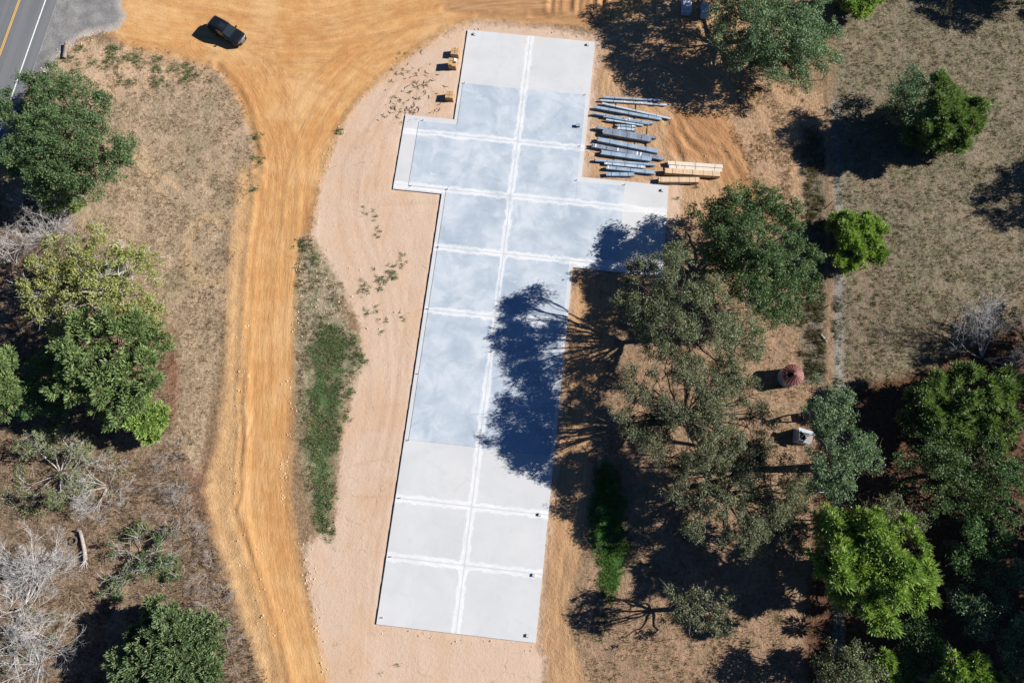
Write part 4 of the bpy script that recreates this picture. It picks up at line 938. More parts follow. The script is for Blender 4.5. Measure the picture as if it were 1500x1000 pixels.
for sx, sy in ((1.58, .86), (1.58, -.86), (-1.55, .86), (-1.55, -.86)):
    w_ = MB(); th = np.linspace(0, 2 * math.pi, 25)[:-1]
    prof = [(.24, -.12), (.34, -.125), (.375, -.08), (.38, 0), (.375, .08), (.34, .125), (.24, .12)]
    V = np.array([[[sx + r * math.cos(a), sy + y, .38 + r * math.sin(a)] for (r, y) in prof] for a in th]); n1 = len(th); n2 = len(prof)
    q = np.arange(n1 * n2).reshape(n1, n2); qn = np.roll(q, -1, 0)
    w_.add(V.reshape(-1, 3), np.stack([q[:, :-1], qn[:, :-1], qn[:, 1:], q[:, 1:]], -1).reshape(-1, 4))
    wo_ = w_.build('wheel', M_rub, suv, True)
    r_ = MB(); r_.tube([(sx, sy - .1, .38), (sx, sy + .1, .38)], .235, 16)
    for k in range(5):
        a = k * 2 * math.pi / 5; r_.box((sx + .12 * math.cos(a), sy + (.105 if sy > 0 else -.105), .38 + .12 * math.sin(a)), (.22, .03, .05), M=Matrix.Rotation(-a, 4, 'Y'))
    r_.build('rim', M_rim, wo_)
for s in (1, -1):
    m = MB(); m.box((2.30, s * .62, .87), (.2, .24, .1), rz=-s * .6); m.build('headlight', M_lens, suv)
    m = MB(); m.box((-2.47, s * .82, .98), (.12, .16, .3)); m.build('tail_light', M_red, suv)
    m = MB(); m.box((.78, s * 1.08, 1.17), (.13, .24, .17), taper=.85); m.box((.82, s * .96, 1.12), (.06, .12, .04)); m.build('side_mirror', M_car, suv)
    m = MB(); m.tube([(.1, s * .6, 1.80), (-.2, s * .61, 1.835), (-1.6, s * .6, 1.82), (-1.9, s * .59, 1.76)], .02, 5); m.build('roof_rail', M_trim, suv)
    m = MB(); m.tube([(.9, s * .25, 1.215), (.75, s * .5, 1.30), (.62, s * .1, 1.42)], .012, 4); m.build('wiper', M_trim, suv)
m = MB()
for z in (.58, .66, .74): m.box((2.535, 0, z), (.03, .7, .03))
m.build('grille', M_rim, suv); m = MB(); m.box((2.44, 0, .42), (.12, 1.3, .12)); m.build('front_bumper', M_trim, suv); m = MB(); m.box((-2.53, 0, .48), (.12, 1.55, .14)); m.build('rear_bumper', M_trim, suv)

# ------------------------------------------------------------------ brick pallets
M_brick = simple('buff_brick', (.40, .255, .12), .85, var=.3, scale=9); M_pal = simple('pallet_wood', (.25, .17, .10), .85, var=.3); M_band = simple('dark_strap', (.03, .03, .03), .5); M_wrap = simple('white_sheet', (.7, .7, .68), .5, var=.05)
rb = random.Random(4)
def brick_cube(nx, ny, nz):
    m = MB()
    for k in range(nz):
        for i in range(nx):
            for j in range(ny):
                if 0 < i < nx - 1 and 0 < j < ny - 1 and k < nz - 1: continue
                m.box(((i - (nx - 1) / 2) * .245 + rb.uniform(-.006, .006), (j - (ny - 1) / 2) * .123 + rb.uniform(-.005, .005), k * .066 + .032), (.236, .115, .060))
    return m.mesh('brick_stack', M_brick)
brick_me = {n: brick_cube(2, 4, n) for n in (9, 10, 14)}
pm = MB()
for k in range(6): pm.box((-.5 + k * .2, 0, .125), (.12, 1.05, .022))
for y in (-.48, 0, .48): pm.box((0, y, .06), (1.1, .1, .1))
pal_me = pm.mesh('pallet', M_pal)
for px, py, nz, l in ((667, 80.5, 9, 'tan brick pallet, topmost of three left of the slab'), (663.5, 98, 14, 'tallest tan brick pallet with a white flap, middle of three by the slab'), (659, 144, 10, 'tan brick pallet standing apart nearest the left wing of the slab')):
    g = gpt(px, py); o = empty('brick_pallet', g, l, 'brick pallet', 'brick pallets beside the slab', R(-6))
    link('pallet', pal_me, o)
    for dx in (-.25, .25):
        for dy in (-.25, .25):
            if True:
                b = link('brick_stack', brick_me[nz if not (nz == 14 and dx > 0 and dy < 0) else 10], o, (dx, dy + (rb.uniform(-.01, .01)), .137)); b['kind'] = 'stuff'
    m = MB()
    zt = .137 + nz * .066
    if nz != 14:
        m.box((0, 0, zt + .004), (1.0, .03, .008)); m.box((.0, 0, zt + .01), (.03, 1.0, .008))
    else: m.box((-.2, .1, zt + .004), (.6, .03, .008))
    m.build('strap', M_band, o)
    if nz == 14:
        m = MB(); m.box((.36, .28, zt + .03), (.3, .34, .02), M=Matrix.Rotation(.25, 4, 'Y')); m.build('wrap_flap', M_wrap, o)

# ------------------------------------------------------------------ steel purlin bundles
def galv(name, col):
    t = NT(name); P = t.obj(); n = t.noise(t.vmul(P, (.8, 14, 14)), 1, 3); v = t.noise(P, 3, 3)
    c = t.mix(t.rng(n, .3, .7), tuple(x * .78 for x in col), tuple(x * 1.25 for x in col)); c = t.mix(t.math('MULTIPLY', t.rng(v, .5, .75), .3), c, (.55, .6, .64))
    t.bsdf(c, .5, .15, .5); return t.m
M_galv = galv('blue_grey_primer_steel', (.235, .315, .39)); M_galv2 = galv('slate_coated_steel', (.165, .195, .24)); M_galv3 = galv('pale_galvanised_steel', (.38, .445, .50))
M_tag = simple('bundle_tag', (.62, .6, .58), .6, var=.1); M_sleeper = simple('sleeper_timber', (.07, .05, .035), .9, var=.3)
def cee(L, w, h, th, lip=0.0):
    """channel lying web up"""
    m = MB(); m.box((0, 0, h - th / 2), (L, w, th)); m.box((0, w / 2 - th / 2, (h - th) / 2), (L, th, h - th)); m.box((0, -w / 2 + th / 2, (h - th) / 2), (L, th, h - th))
    return m
rs = random.Random(9)
def bundle(p0, p1, wid, hgt, rows_, layers, label, mat=None, tags=(), straps=(.2, .5, .8)):
    a = gpt(*p0); b = gpt(*p1); d = b[:2] - a[:2]; L = float(np.linalg.norm(d)); c = (a + b) / 2
    o = empty('purlin_bundle', (c[0], c[1], c[2] + .1), label, 'steel bundle', 'steel purlin bundles beside the slab', math.atan2(d[1], d[0]))
    w = wid / rows_; h = hgt / layers; mat = mat or M_galv
    me = cee(L, w * .94, h * .96, min(.02, h * .2)).mesh('purlin', mat)
    for r in range(rows_):
        for l in range(layers):
            link('purlin', me, o, (rs.uniform(-.09, .09), (r - (rows_ - 1) / 2) * w, l * h))
    if len(straps):
        m = MB()
        for s in straps: m.box(((s - .5) * L, 0, hgt / 2 + .004), (.03, wid + .02, hgt + .02))
        m.build('strap', M_band, o)
    for s in tags:
        m = MB(); m.box(((s - .5) * L, 0, hgt + .012), (.16, wid * .9, .016)); m.build('tag', M_tag, o)
    return o
B = [((883, 144.5), (968, 149.5), .24, .25, 2, 2, 'uppermost steel bundle, half in the tree shade', None, ()),
     ((879, 149), (976, 156), .22, .25, 2, 2, 'second steel bundle from the top, with pale tags on it', M_galv3, (.36, .62)),
     ((881.5, 153.5), (981, 176), .22, .22, 2, 1, 'thin steel bundle slanting down to the right under the top pair', M_galv3, ()),
     ((872.5, 159.5), (968, 177), .36, .28, 3, 2, 'smooth steel bundle just below the slanting thin one', None, ()),
     ((869, 168.5), (956, 183.5), .25, .3, 2, 2, 'upper bar row of the three stepped steel bundles', None, (.6,)),
     ((883, 172.5), (950, 184), .24, .26, 2, 2, 'middle bar row of the three stepped steel bundles', None, (.5,)),
     ((888, 177.5), (942, 186), .2, .22, 2, 1, 'lowest bar row of the three stepped steel bundles', M_galv3, ()),
     ((903, 185.5), (930, 187.5), .26, .2, 2, 1, 'short steel bundle under the stepped bundles, upper piece', None, (.85,)),
     ((904, 190), (929, 192.5), .34, .3, 3, 2, 'shortest wide steel bundle in the middle of the yard', M_galv3, ()),
     ((873.5, 189.5), (960, 204.5), .34, .38, 3, 2, 'long steel bundle behind the wide slate one', M_galv2, ()),
     ((882.5, 195.5), (953, 207.5), .66, .42, 5, 3, 'widest slate grey steel bundle', M_galv2, ()),
     ((875, 206.5), (963, 224.5), .54, .4, 4, 3, 'long wide steel bundle above the tagged dark one', None, ()),
     ((867, 215), (971, 234.5), .52, .36, 4, 2, 'dark steel bundle with white bands across it', M_galv2, (.05, .36, .63, .68)),
     ((880, 225.5), (953, 236), .56, .38, 4, 3, 'wide steel bundle above the long thin one', None, ()),
     ((871, 236.5), (959, 243.5), .3, .3, 2, 2, 'long thin steel bundle low in the yard', None, ()),
     ((885, 240.5), (945, 246.5), .34, .26, 3, 2, 'steel bundle overlapping the long thin one below', M_galv3, (.04, .9)),
     ((888, 247.5), (958, 255), .44, .36, 3, 2, 'second lowest steel bundle, with one pale end', None, (.03,)),
     ((887, 257), (928, 257.5), .46, .3, 4, 2, 'lowest and short steel bundle next to the slab wing', None, ())]
for b in B: bundle(*b[:6], b[6], b[7], b[8])
for (x, y0, y1, lb) in ((903, 141, 196, 'timber sleeper under the left part of the upper steel bundles'), (932, 143, 200, 'timber sleeper under the right part of the upper steel bundles'), (901, 199, 262, 'timber sleeper under the left part of the lower steel bundles'),
                        (930, 206, 256, 'timber sleeper under the right part of the lower steel bundles'), (915, 222, 262, 'short timber sleeper under the middle of the lowest steel bundles'), (948, 182, 246, 'timber sleeper under the far right ends of the steel bundles')):
    a = gpt(x, y0); b_ = gpt(x - 3, y1); d = b_ - a; L = float(np.linalg.norm(d[:2])); n = 1
    for k in range(n):
        c = a + d * (k + .5) / n
        s = empty('timber_sleeper', (c[0], c[1], c[2] - .01), lb, 'timber', 'timber sleepers under the steel', math.atan2(d[1], d[0]))
        m = MB(); m.box((0, 0, .05), (L / n * .94, .1, .1)); m.build('beam', M_sleeper, s)

# ------------------------------------------------------------------ lumber bundles
M_lum = simple('fresh_pine_lumber', (.50, .355, .22), .75, var=.14, scale=2.5); M_lum2 = simple('pale_pine_lumber', (.56, .475, .39), .75, var=.1, scale=2.5)
def lumber(p0, p1, nw, nh, bw, bh, label, mat, straps):
    a = gpt(*p0); b = gpt(*p1); d = b[:2] - a[:2]; L = float(np.linalg.norm(d)); c = (a + b) / 2
    o = empty('lumber_bundle', (c[0], c[1], c[2] + .09), label, 'lumber bundle', 'lumber bundles beside the slab wing', math.atan2(d[1], d[0]))
    m = MB(); m.box((0, 0, 0), (L, bw * .93, bh * .95)); me = m.mesh('plank', mat)
    for i in range(nw):
        for k in range(nh):
            if 0 < i < nw - 1 and k < nh - 1 and nh > 3 and False: continue
            link('plank', me, o, (rs.uniform(-.04, .04), (i - (nw - 1) / 2) * bw, (k + .5) * bh + rs.uniform(-.002, .002)))
    for s in straps:
        m = MB(); m.box(((s - .5) * L, 0, nh * bh / 2), (.035 if s in (.14, .5, .86) else .02, nw * bw + .02, nh * bh + .02)); m.build('strap', M_band, o)
    for s in (.15, .5, .85):
        m = MB(); m.box(((s - .5) * L, 0, -.045), (.1, nw * bw * 1.1, .088)); m.build('bearer', M_sleeper, o)
lumber((977, 241), (1057, 246.5), 5, 5, .095, .09, 'upper long lumber bundle, whitish, nearest the muddy tracks', M_lum2, (.14, .5, .86))
lumber((979, 246.5), (1056, 251.5), 5, 4, .095, .09, 'lower pale lumber bundle pressed against the upper one', M_lum2, (.14, .3, .5, .86))
lumber((972.5, 253.5), (1052.5, 258.5), 7, 7, .095, .09, 'long tan lumber bundle, largest of the stack group', M_lum, (.14, .33, .5, .7, .86))
lumber((963.5, 266), (1022.5, 266.5), 7, 6, .095, .09, 'short tan lumber bundle beside the slab corner', M_lum, (.05, .28, .5, .76, .9))

# ------------------------------------------------------------------ round bin with rusty cone roof
t = NT('rusty_red_roof_sheet'); P = t.obj(); n = t.noise(P, 2.2, 5, .65)
t.bsdf(t.mix(t.rng(n, .35, .65), (.095, .028, .02), (.17, .062, .047)), .6, .1, .4); M_rust = t.m
M_bin = galv('weathered_bin_steel', (.20, .235, .25)); M_hole = simple('unlit_inside', (.03, .025, .022), .9)
g = gpt(1152, 553.5); bin_ = empty('grain_bin', g, 'round metal bin with a rusty red cone roof and an open hatch', 'bin')
rB, hB = 1.12, 1.9
m = MB(); NS = 40; zs = np.linspace(0, hB, 20); V = []
for i, z in enumerate(zs):
    r = rB + (.02 if i % 2 else -.01)
    V += [(r * math.cos(a), r * math.sin(a), z) for a in np.linspace(0, 2 * math.pi, NS + 1)[:-1]]
q = np.arange(20 * NS).reshape(20, NS); qn = np.roll(q, -1, 1)
m.add(V, np.stack([q[:-1], qn[:-1], qn[1:], q[1:]], -1).reshape(-1, 4)); m.build('bin_wall', M_bin, bin_, True)
NP = 20; rE, hR = 1.24, .62
for k in range(NP):
    a0, a1 = 2 * math.pi * k / NP, 2 * math.pi * (k + 1) / NP
    am = (a0 + a1) / 2
    hatch = 2.75 < am < 3.75
    r0 = .86 if hatch else .14
    def cp_(r, a, dz=0): return (r * math.cos(a), r * math.sin(a), hB + hR * (1 - r / rE) + dz)
    m = MB(); V = [cp_(rE, a0), cp_(rE, a1), cp_(r0, a1), cp_(r0, a0), cp_(rE, a0, -.02), cp_(rE, a1, -.02), cp_(r0, a1, -.02), cp_(r0, a0, -.02)]
    m.add(V, [[0, 1, 2, 3], [7, 6, 5, 4], [0, 4, 5, 1], [2, 6, 7, 3]])
    rp_ = m.build('roof_panel', M_rust, bin_)
    m = MB(); m.tube([cp_(rE, a0, .02), cp_(r0, a0, .02)], .02, 5); m.build('roof_rib', M_rust, rp_)
m = MB(); m.tube([(0, 0, hB + hR * .86), (0, 0, hB + hR * 1.02)], [.17, .15], 14); m.build('roof_cap', M_rust, bin_)
m = MB(); m.add([(-.2, -.28, hB + .34), (-.86, -.42, hB + .2), (-.86, .42, hB + .2), (-.2, .28, hB + .34)], [[0, 1, 2, 3]]); m.tube([(rB * .97 * math.cos(a), rB * .97 * math.sin(a), hB - .02) for a in np.linspace(0, 6.2, 30)], .03, 5)
m.build('hatch_dark', M_hole, bin_)  # near-black sheet across the hatch stands in for the unlit inside

# ------------------------------------------------------------------ crumpled shed and frame
M_shed = galv('blue_grey_shed_sheet', (.20, .24, .27)); M_shedp = galv('pale_shed_sheet', (.40, .43, .45)); M_rot = simple('rotten_board', (.38, .26, .20), .9, var=.25)
g = gpt(1170.5, 640); shed = empty('metal_shed', g, 'small crumpled blue grey metal shed with a broken pale roof', 'shed', None, R(-12))
def plate(name, pts, mat, th=.025):
    P_ = np.array(pts, float); nrm = np.cross(P_[1] - P_[0], P_[2] - P_[0]); nrm /= np.linalg.norm(nrm); k = len(P_)
    m = MB(); V = np.vstack([P_, P_ - nrm * th]); m.add(V, None if k != 4 else [[0, 1, 2, 3], [7, 6, 5, 4]] + [[i, i + 4, (i + 1) % 4 + 4, (i + 1) % 4] for i in range(4)],
                                                        None if k != 3 else [[0, 1, 2], [5, 4, 3]])
    return m.build(name, mat, shed)
plate('wall', [(-.75, .85, 0), (-.75, -.85, 0), (-.6, -.55, 1.5), (-.6, .5, 1.6)], M_shed)
plate('wall', [(-.75, -.85, 0), (.75, -.85, 0), (.5, -.55, 1.35), (-.6, -.55, 1.5)], M_shed)
plate('wall', [(.75, .85, 0), (-.75, .85, 0), (-.6, .5, 1.6), (.5, .5, 1.5)], M_shed)
plate('wall', [(.75, -.85, 0), (.75, .85, 0), (.5, .5, 1.5), (.5, -.55, 1.35)], M_shed)
plate('roof_sheet', [(-.72, .30, 1.75), (.95, .18, 1.95), (.95, .62, 1.62), (-.72, .78, 1.5)], M_shedp)
plate('roof_sheet', [(-.05, -.75, 1.38), (.75, -.8, 1.3), (.85, -.28, 1.6), (.2, -.22, 1.66)], M_shedp)
plate('inner_board', [(.1, -.2, 1.52), (.9, -.22, 1.52), (.9, .2, 1.58), (.1, .22, 1.6)], M_rot)
m = MB(); m.tube([(-.58, -.05, 1.5), (-.3, 0, 2.15), (.95, .05, 2.0)], .04, 5); m.tube([(-.6, .5, 1.6), (-.3, 0, 2.15), (-.6, -.55, 1.5)], .035, 5); m.build('ridge_frame', M_shed, shed)
g = gpt(1172, 611); fr = empty('hunting_stand', g, 'narrow dark tapering metal stand half hidden by the grey green oak', 'stand', None, R(5))
for y in (-.42, .42):
    m = MB(); m.tube([(0, y, -.05), (.05, y * .9, 1.0), (.1, y * .12, 2.3)], [.07, .09, .06], 6); m.build('leg', M_trim, fr)
m = MB(); m.box((.05, 0, .42), (.05, .72, .5)); m.box((.08, 0, 1.75), (.05, .42, .7)); m.build('side_panel', M_trim, fr)

# pale slatted rack in the shade by the fence
g = gpt(1203, 711); rk = empty('slatted_rack', g, 'pale slatted wooden rack in the shade under the grey green oak', 'rack', None, R(-6))
m = MB(); m.box((0, 0, 0), (.75, .1, .03)); sme = m.mesh('slat', simple('weathered_pale_slat', (.5, .48, .45), .8))
for k in range(7): link('slat', sme, rk, (0, -.72 + k * .24, .18))
for x in (-.3, .3):
    m = MB(); m.box((x, 0, .08), (.07, 1.6, .16)); m.build('bearer', M_pal, rk)

# crates in the shade of the top oak
M_bluew = simple('pale_blue_panel', (.42, .47, .55), .5, .1, var=.15, scale=2)
for px, py, sx, sy, hz_, l in ((1004, 14, 1.15, 2.1, .9, 'pale bundle of panels in the shade at the top, left one'), (1031, 20, 1.0, 1.9, .8, 'pale bundle of panels in the shade at the top, right one under the oak leaves')):
    g = gpt(px, py); o = empty('panel_bundle', g, l, 'panel bundle', 'panel bundles under the top oak', R(-4))
    m = MB(); m.box((0, 0, .06), (sx, sy, .12)); m.build('pallet', M_pal, o)
    m = MB(); m.box((0, 0, 0), (sx, sy, .07)); pme = m.mesh('panel', M_bluew)
    for k in range(int(hz_ / .08)): link('panel', pme, o, (rs.uniform(-.04, .04), rs.uniform(-.05, .05), .16 + k * .08))
    m = MB()
    for y in (-.5, .5): m.box((0, y * sy * .6, .12 + hz_ / 2), (sx + .06, .04, hz_ + .06))
    m.build('strap', M_wrap, o)

# ------------------------------------------------------------------ culvert pipe, tyre, log
M_conc = simple('culvert_metal', (.17, .14, .115), .8, .2, var=.3)
a = gpt(95.5, 87, .12); b_ = gpt(99.5, 66, .22); cv = empty('culvert_pipe', a, 'short corrugated culvert pipe end beside the gravel apron', 'pipe')
m = MB(); n = 24; pts = np.array([a + (b_ - a) * k / n for k in range(n + 1)]) - a; m.tube(pts, [.26 + (.018 if k % 2 else 0) for k in range(n + 1)], 14, False); m.build('pipe', M_conc, cv, True)
m = MB(); m.tube(pts[[0, -1]], .235, 14, True); m.build('bore_shade', M_hole, cv)  # capped near-black plug: darkness inside the pipe given as colour
g = gpt(108.8, 791.5); ty = empty('old_tyre', g, 'worn old tyre lying flat beside the bleached log', 'tyre')
m = MB(); th = np.linspace(0, 2 * math.pi, 33)[:-1]; prof = [(.24, .02), (.42, 0), (.48, .05), (.49, .13), (.47, .21), (.41, .25), (.30, .245), (.25, .2), (.27, .13)]
V = np.array([[[r * math.cos(a_), r * math.sin(a_), z] for r, z in prof] for a_ in th]); q = np.arange(32 * 9).reshape(32, 9); qn = np.roll(q, -1, 0); q2 = np.roll(q, -1, 1); qn2 = np.roll(qn, -1, 1)
m.add(V.reshape(-1, 3), np.stack([q, qn, qn2, q2], -1).reshape(-1, 4)); m.build('tread', simple('dusty_rubber', (.075, .06, .045), .9, var=.3), ty, True)
m = MB(); V = [(.40 * math.cos(a_), .40 * math.sin(a_), .253) for a_ in th] + [(.33 * math.cos(a_), .33 * math.sin(a_), .253) for a_ in th]
m.add(V, [[i, (i + 1) % 32, 32 + (i + 1) % 32, 32 + i] for i in range(32)]); m.build('side_wall', simple('dusty_sidewall', (.13, .10, .07), .9, var=.3), ty)
L_ = [gpt(112, 776.5, .28), gpt(120.5, 777.5, .3), gpt(123.5, 790, .3), gpt(126, 806, .26), gpt(127, 820, .2)]
L_ = np.array(L_); lg = empty('bleached_log', L_[0], 'bleached grey log with a hooked broken end beside the old tyre', 'log')
m = MB(); m.tube(L_ - L_[0], [.09, .17, .19, .2, .24], 9); m.build('trunk', BARK['grey'], lg, True)
m = MB()
for k in range(8):
    e = L_[4] - L_[0]; m.tube([e, e + np.array([rr_.uniform(-.6, .6), rr_.uniform(-1.0, -.1), rr_.uniform(-.1, .3)])], [.06, .015], 5)
for k in range(5):
    e = L_[3] - L_[0]; m.tube([e, e + np.array([rr_.uniform(-.8, -.3), rr_.uniform(-.6, .3), rr_.uniform(-.1, .2)])], [.04, .01], 4)
m.build('root', BARK['pale'], lg)

# ------------------------------------------------------------------ field fence on the right
M_post = simple('dark_fence_post', (.06, .05, .042), .8, .1, var=.3); M_wire = simple('fence_wire', (.20, .20, .20), .5, .6, var=.2)
fence_px = [(1204, 60), (1204.5, 117), (1206, 170), (1207, 222), (1208, 306), (1208, 360), (1207, 405), (1206, 452), (1204, 500), (1203.5, 545), (1205, 600), (1208, 680), (1216, 770), (1226, 860), (1230, 940), (1232, 1020)]
fp = np.array([gpt(*p) for p in fence_px]); fe = empty('wire_fence', fp[4], 'tall wire fence on dark posts between the dirt and the pasture', 'fence')
hs = [2.1, 2.1, 1.3, 1.3, 2.15, 1.3, 1.3, 1.5, 1.3, 1.4, 1.3, 1.3, 1.3, 1.3, 1.3, 1.3]
for p, h in zip(fp, hs):
    m = MB(); m.tube([p - fp[4] - np.array([0, 0, .1]), p - fp[4] + np.array([0, 0, h])], .055, 7); m.build('post', M_post, fe)
for k, z in enumerate((.2, .38, .56, .74, .92, 1.1, 1.25)):
    m = MB(); m.tube(np.array([p + np.array([0, 0, z]) for p in fp]) - fp[4], .006, 3, False); m.build('wire', M_wire, fe)
m = MB()
for i in range(len(fp) - 1):
    n = int(np.linalg.norm(fp[i + 1] - fp[i]) / .3)
    for k in range(n):
        p = fp[i] + (fp[i + 1] - fp[i]) * k / n - fp[4]; m.box(p + np.array([0, 0, .65]), (.008, .008, 1.15))
w = m.build('mesh_stay', M_wire, fe); w['kind'] = 'stuff'
a = gpt(1202, 490, .12); b_ = gpt(1211, 501.5, .12); lp = empty('fallen_post', a, 'pale fallen post lying by the fence', 'post'); m = MB(); m.tube([(0, 0, 0), b_ - a], .1, 8); m.build('timber', BARK['pale'], lp)

# ------------------------------------------------------------------ ground cover
rng = np.random.default_rng(77)
def blades(name, pts, hgt, n, spread, mat, w=.03, lean=.5, tj=.2, tint0=None):
    """pts: tuft positions"""
    N_ = len(pts) * n; ci = np.repeat(np.arange(len(pts)), n)
    b = pts[ci] + np.concatenate([rng.normal(0, spread, (N_, 2)), np.zeros((N_, 1))], 1)
    b[:, 2] = gz(b[:, 0], b[:, 1]) - .02
    a = rng.uniform(0, 6.28, N_); hh = hgt * (.5 + .9 * rng.random(N_)) * (.6 + .8 * rng.random(len(pts)))[ci]
    tip = b + np.stack([np.cos(a) * hh * lean * rng.random(N_), np.sin(a) * hh * lean * rng.random(N_), hh], 1)
    s = np.stack([-np.sin(a), np.cos(a), np.zeros(N_)], 1) * w
    V = np.stack([b - s, b + s, tip], 1)
    t0 = rng.random(len(pts)) if tint0 is None else tint0
    ti = np.clip(t0[ci] + rng.normal(0, tj, N_), 0, 1)
    o = link(name, mesh_np(name, V.reshape(-1, 3), np.arange(N_ * 3).reshape(-1, 3), mat, {'tint': ('FACE', 'FLOAT', ti)})); tag(o, kind='stuff'); return o
def scatter(poly, n, inset=0.0, nz=0.0, sc=.35, seed=1):
    xs = [p[0] for p in poly]; ys = [p[1] for p in poly]
    X = rng.uniform(max(min(xs), -40), min(max(xs), 1540), n * 3); Y = rng.uniform(max(min(ys), -40), min(max(ys), 1040), n * 3)
    W = np.stack([(X - 750), Y], 1)
    v = (500 - Y) / 1000; k = H / (CT - v * ST); wx = (X - 750) / 1000 * k; wy = k * (v * CT + ST)
    keep = (sdf(X, Y, poly) > inset + 30 * (fbm(wx * .5, wy * .5, seed + 9, 3) - .5)) & ((vnoise(wx * sc, wy * sc, seed) * .6 + vnoise(wx * sc * 2.7, wy * sc * 2.7, seed + 1) * .4) > nz)
    P_ = np.stack([wx, wy, np.zeros_like(wx)], 1)[keep][:n]; P_[:, 2] = gz(P_[:, 0], P_[:, 1])
    return P_
G_past = leaf_mat('pasture_blades', (.085, .085, .042), (.175, .15, .092), (.31, .26, .18), .25)
G_dry = leaf_mat('dry_meadow_blades', (.11, .08, .04), (.23, .165, .095), (.38, .29, .19), .25)
G_green = leaf_mat('green_weed_blades', (.065, .105, .04), (.11, .165, .062), (.18, .225, .10), .25)
G_lawn = leaf_mat('bright_grass_blades', (.045, .115, .022), (.08, .17, .032), (.13, .22, .05), .3)
G_pale = leaf_mat('bleached_grass_blades', (.16, .152, .14), (.27, .26, .245), (.38, .37, .35), .25)
G_brush = leaf_mat('brown_brush_blades', (.05, .034, .02), (.13, .085, .05), (.28, .20, .13), .2)
blades('pasture_grass', scatter(Z['pasture'], 12000, 0, .32, .8, 21), .2, 7, .13, G_past)
blades('meadow_grass', scatter(Z['meadow'], 7000, 0, .38, .5, 22), .16, 6, .12, G_dry)
blades('sandy_weeds', scatter(Z['sandy'], 500, 0, .55, .8, 31), .22, 14, .16, G_green)
blades('brush_grass', scatter(Z['brush'], 9000, 0, .36, .5, 23), .30, 6, .14, G_brush)
blades('shaded_grass', scatter(Z['shady'], 6500, 0, .44, .5, 24), .18, 6, .12, G_dry)
blades('tan_field_grass', scatter(Z['tanfield'], 2200, 0, .42, .5, 25), .15, 6, .12, G_dry)
blades('weed_strip', scatter(Z['weedy'], 1700, 4, .45, .6, 26), .18, 8, .10, G_dry)
blades('green_weeds', np.vstack([scatter(Z['lush'], 2200, 0, .48, .8, 27), scatter(Z['weedy'], 600, 0, .58, .9, 28)]), .13, 10, .10, G_green, lean=1.3)
blades('lawn_grass', scatter(Z['lawn'], 1500, 0, .42, .7, 29), .14, 10, .10, G_lawn, lean=1.3)
blades('fence_shade_brush', scatter(Z['fence_shade'], 1100, 0, .42, .8, 30), .34, 9, .14, G_past)  # brush tufts that deepen the strip painted as fence shade
blades('bleached_grass', scatter(Z['paleline'], 600, 0, .35, .8, 32), .28, 10, .12, G_pale)
# scattered weeds on the pad, in the patches where they grow
spots = []
for (x, y, r, n) in ((556, 414, 14, 26), (575, 398, 14, 22), (535, 425, 12, 14), (588, 378, 8, 6), (545, 455, 12, 8), (495, 193, 5, 9), (525, 525, 12, 40), (518, 500, 10, 20), (512, 575, 8, 14), (508, 610, 7, 10), (484, 740, 6, 12), (485, 780, 6, 12), (540, 315, 14, 8), (590, 150, 25, 10), (610, 170, 18, 8),
                     (600, 110, 30, 14), (375, 200, 8, 14), (378, 235, 8, 16), (375, 275, 7, 10), (445, 360, 7, 18), (463, 380, 8, 16), (1020, 272, 4, 5), (990, 290, 10, 3), (470, 760, 10, 16), (560, 990, 20, 4), (880, 905, 14, 20), (870, 930, 20, 16), (165, 75, 12, 20), (200, 85, 14, 14), (155, 92, 10, 14), (280, 105, 16, 20), (100, 85, 10, 24), (570, 470, 25, 8), (555, 340, 10, 6)):
    for k in range(n):
        spots.append(gpt(x + rng.normal(0, r * .5), y + rng.normal(0, r * .5)))
blades('pad_weeds', np.array(spots), .2, 16, .13, G_green, w=.035, lean=.9)
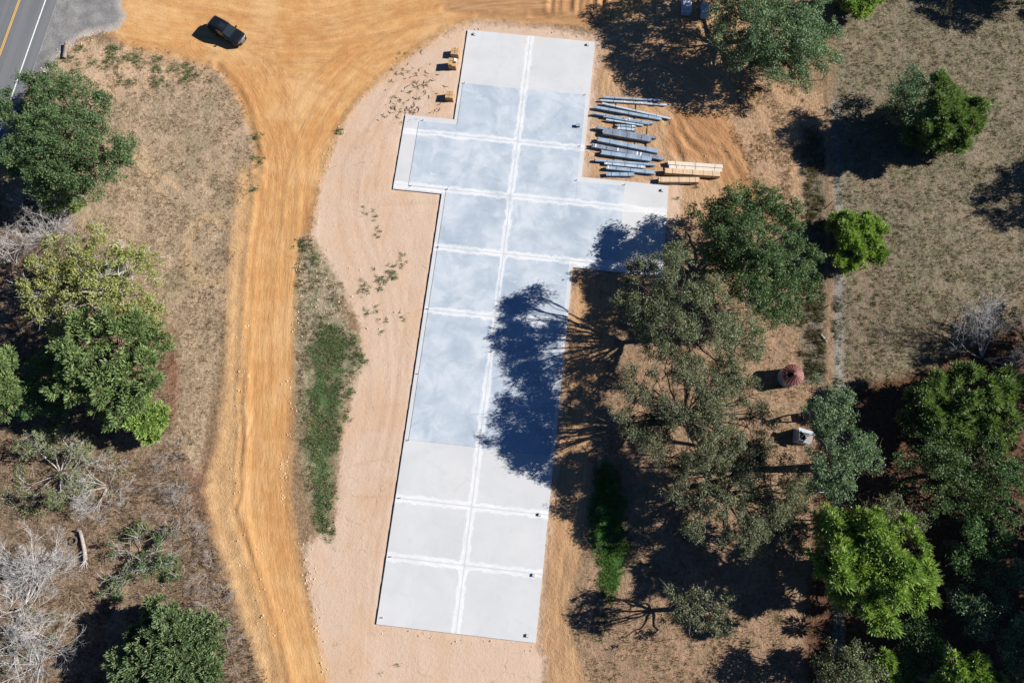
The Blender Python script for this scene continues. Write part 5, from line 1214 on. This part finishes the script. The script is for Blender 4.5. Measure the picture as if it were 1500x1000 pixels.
# pale clods and stones thrown up along the edges of the graded track
M_clod = simple('clay_clod', (.42, .30, .19), .95, var=.35, scale=1.2); m = MB()
ico = np.array([(0, 0, 1), (.9, 0, .1), (.28, .85, .1), (-.72, .53, .1), (-.72, -.53, .1), (.28, -.85, .1)])
icoT = [[0, 1, 2], [0, 2, 3], [0, 3, 4], [0, 4, 5], [0, 5, 1]]
for (line, n, s) in (([(446, 385), (470, 430), (490, 470)], 150, 12), ([(440, 380), (437, 430), (436, 500)], 90, 4), ([(480, 380), (540, 440), (560, 470)], 60, 14), ([(426, 560), (424, 640), (416, 690), (413, 740)], 150, 4), ([(445, 790), (452, 830), (455, 850)], 90, 6), ([(457, 860), (468, 930), (475, 990)], 60, 4), ([(345, 690), (350, 760), (370, 830), (395, 930)], 110, 9), ([(355, 480), (352, 560), (350, 640)], 60, 5), ([(60, 115), (85, 88), (110, 62), (150, 48)], 160, 5), ([(500, 185), (485, 215), (475, 250)], 50, 5), ([(640, 172), (600, 160), (570, 140)], 40, 10), ([(680, 44), (760, 48), (870, 58)], 40, 4), ([(560, 922), (660, 935), (770, 948)], 50, 4), ([(860, 90), (858, 200), (856, 260)], 40, 4), ([(838, 400), (815, 640), (790, 930)], 70, 4), ([(990, 232), (1040, 228), (1070, 225)], 40, 8)):
    C_ = smooth(line, 8)
    for k in range(n):
        q = C_[rng.integers(0, len(C_))] + rng.normal(0, s, 2); g = gpt(*q)
        if sdf(np.array([g[0]]), np.array([g[1]]), SLAB_W)[0] > -.12: continue
        r = .04 + .11 * rng.random() ** 2.5; V = ico * r * rng.uniform(.7, 1.3, 3); a_ = rng.uniform(0, 6.28)
        V = np.stack([V[:, 0] * math.cos(a_) - V[:, 1] * math.sin(a_), V[:, 0] * math.sin(a_) + V[:, 1] * math.cos(a_), V[:, 2]], 1)
        m.add(V + g - np.array([0, 0, .02]), None, icoT)
o = m.build('rubble', M_clod); tag(o, kind='stuff')
# dead sticks and leaves in the brush
m = MB()
for k in range(520):
    if k < 300: px, py = rng.uniform(0, 330), rng.uniform(640, 1000)
    else: px, py = rng.uniform(0, 130), rng.uniform(300, 640)
    if sdf(np.array([px]), np.array([py]), Z['brush'])[0] < 4: continue
    g = gpt(px, py, .06); a_ = rng.uniform(0, 6.28); L = rng.uniform(.4, 1.8)
    m.tube([g, g + np.array([math.cos(a_) * L * .5, math.sin(a_) * L * .5, rng.uniform(0, .2)]), g + np.array([math.cos(a_ + .2) * L, math.sin(a_ + .2) * L, rng.uniform(0, .35)])], [.022, .016, .007], 3, False)
o = m.build('dead_sticks', BARK['grey']); tag(o, kind='stuff')

m = MB()
for k in range(90):
    px, py = (rng.normal(612, 18), rng.normal(135, 24)) if k < 60 else (rng.normal(600, 22), rng.normal(165, 6))
    g = gpt(px, py, .03)
    if sdf(np.array([g[0]]), np.array([g[1]]), SLAB_W)[0] > -.3: continue
    a_ = rng.uniform(0, 6.28); L = rng.uniform(.2, .9)
    m.tube([g, g + np.array([math.cos(a_) * L * .5, math.sin(a_) * L * .5, .05]), g + np.array([math.cos(a_ + .5) * L, math.sin(a_ + .5) * L, .04])], [.03, .035, .015], 4, False)
o = m.build('site_debris', BARK['oak']); tag(o, kind='stuff')
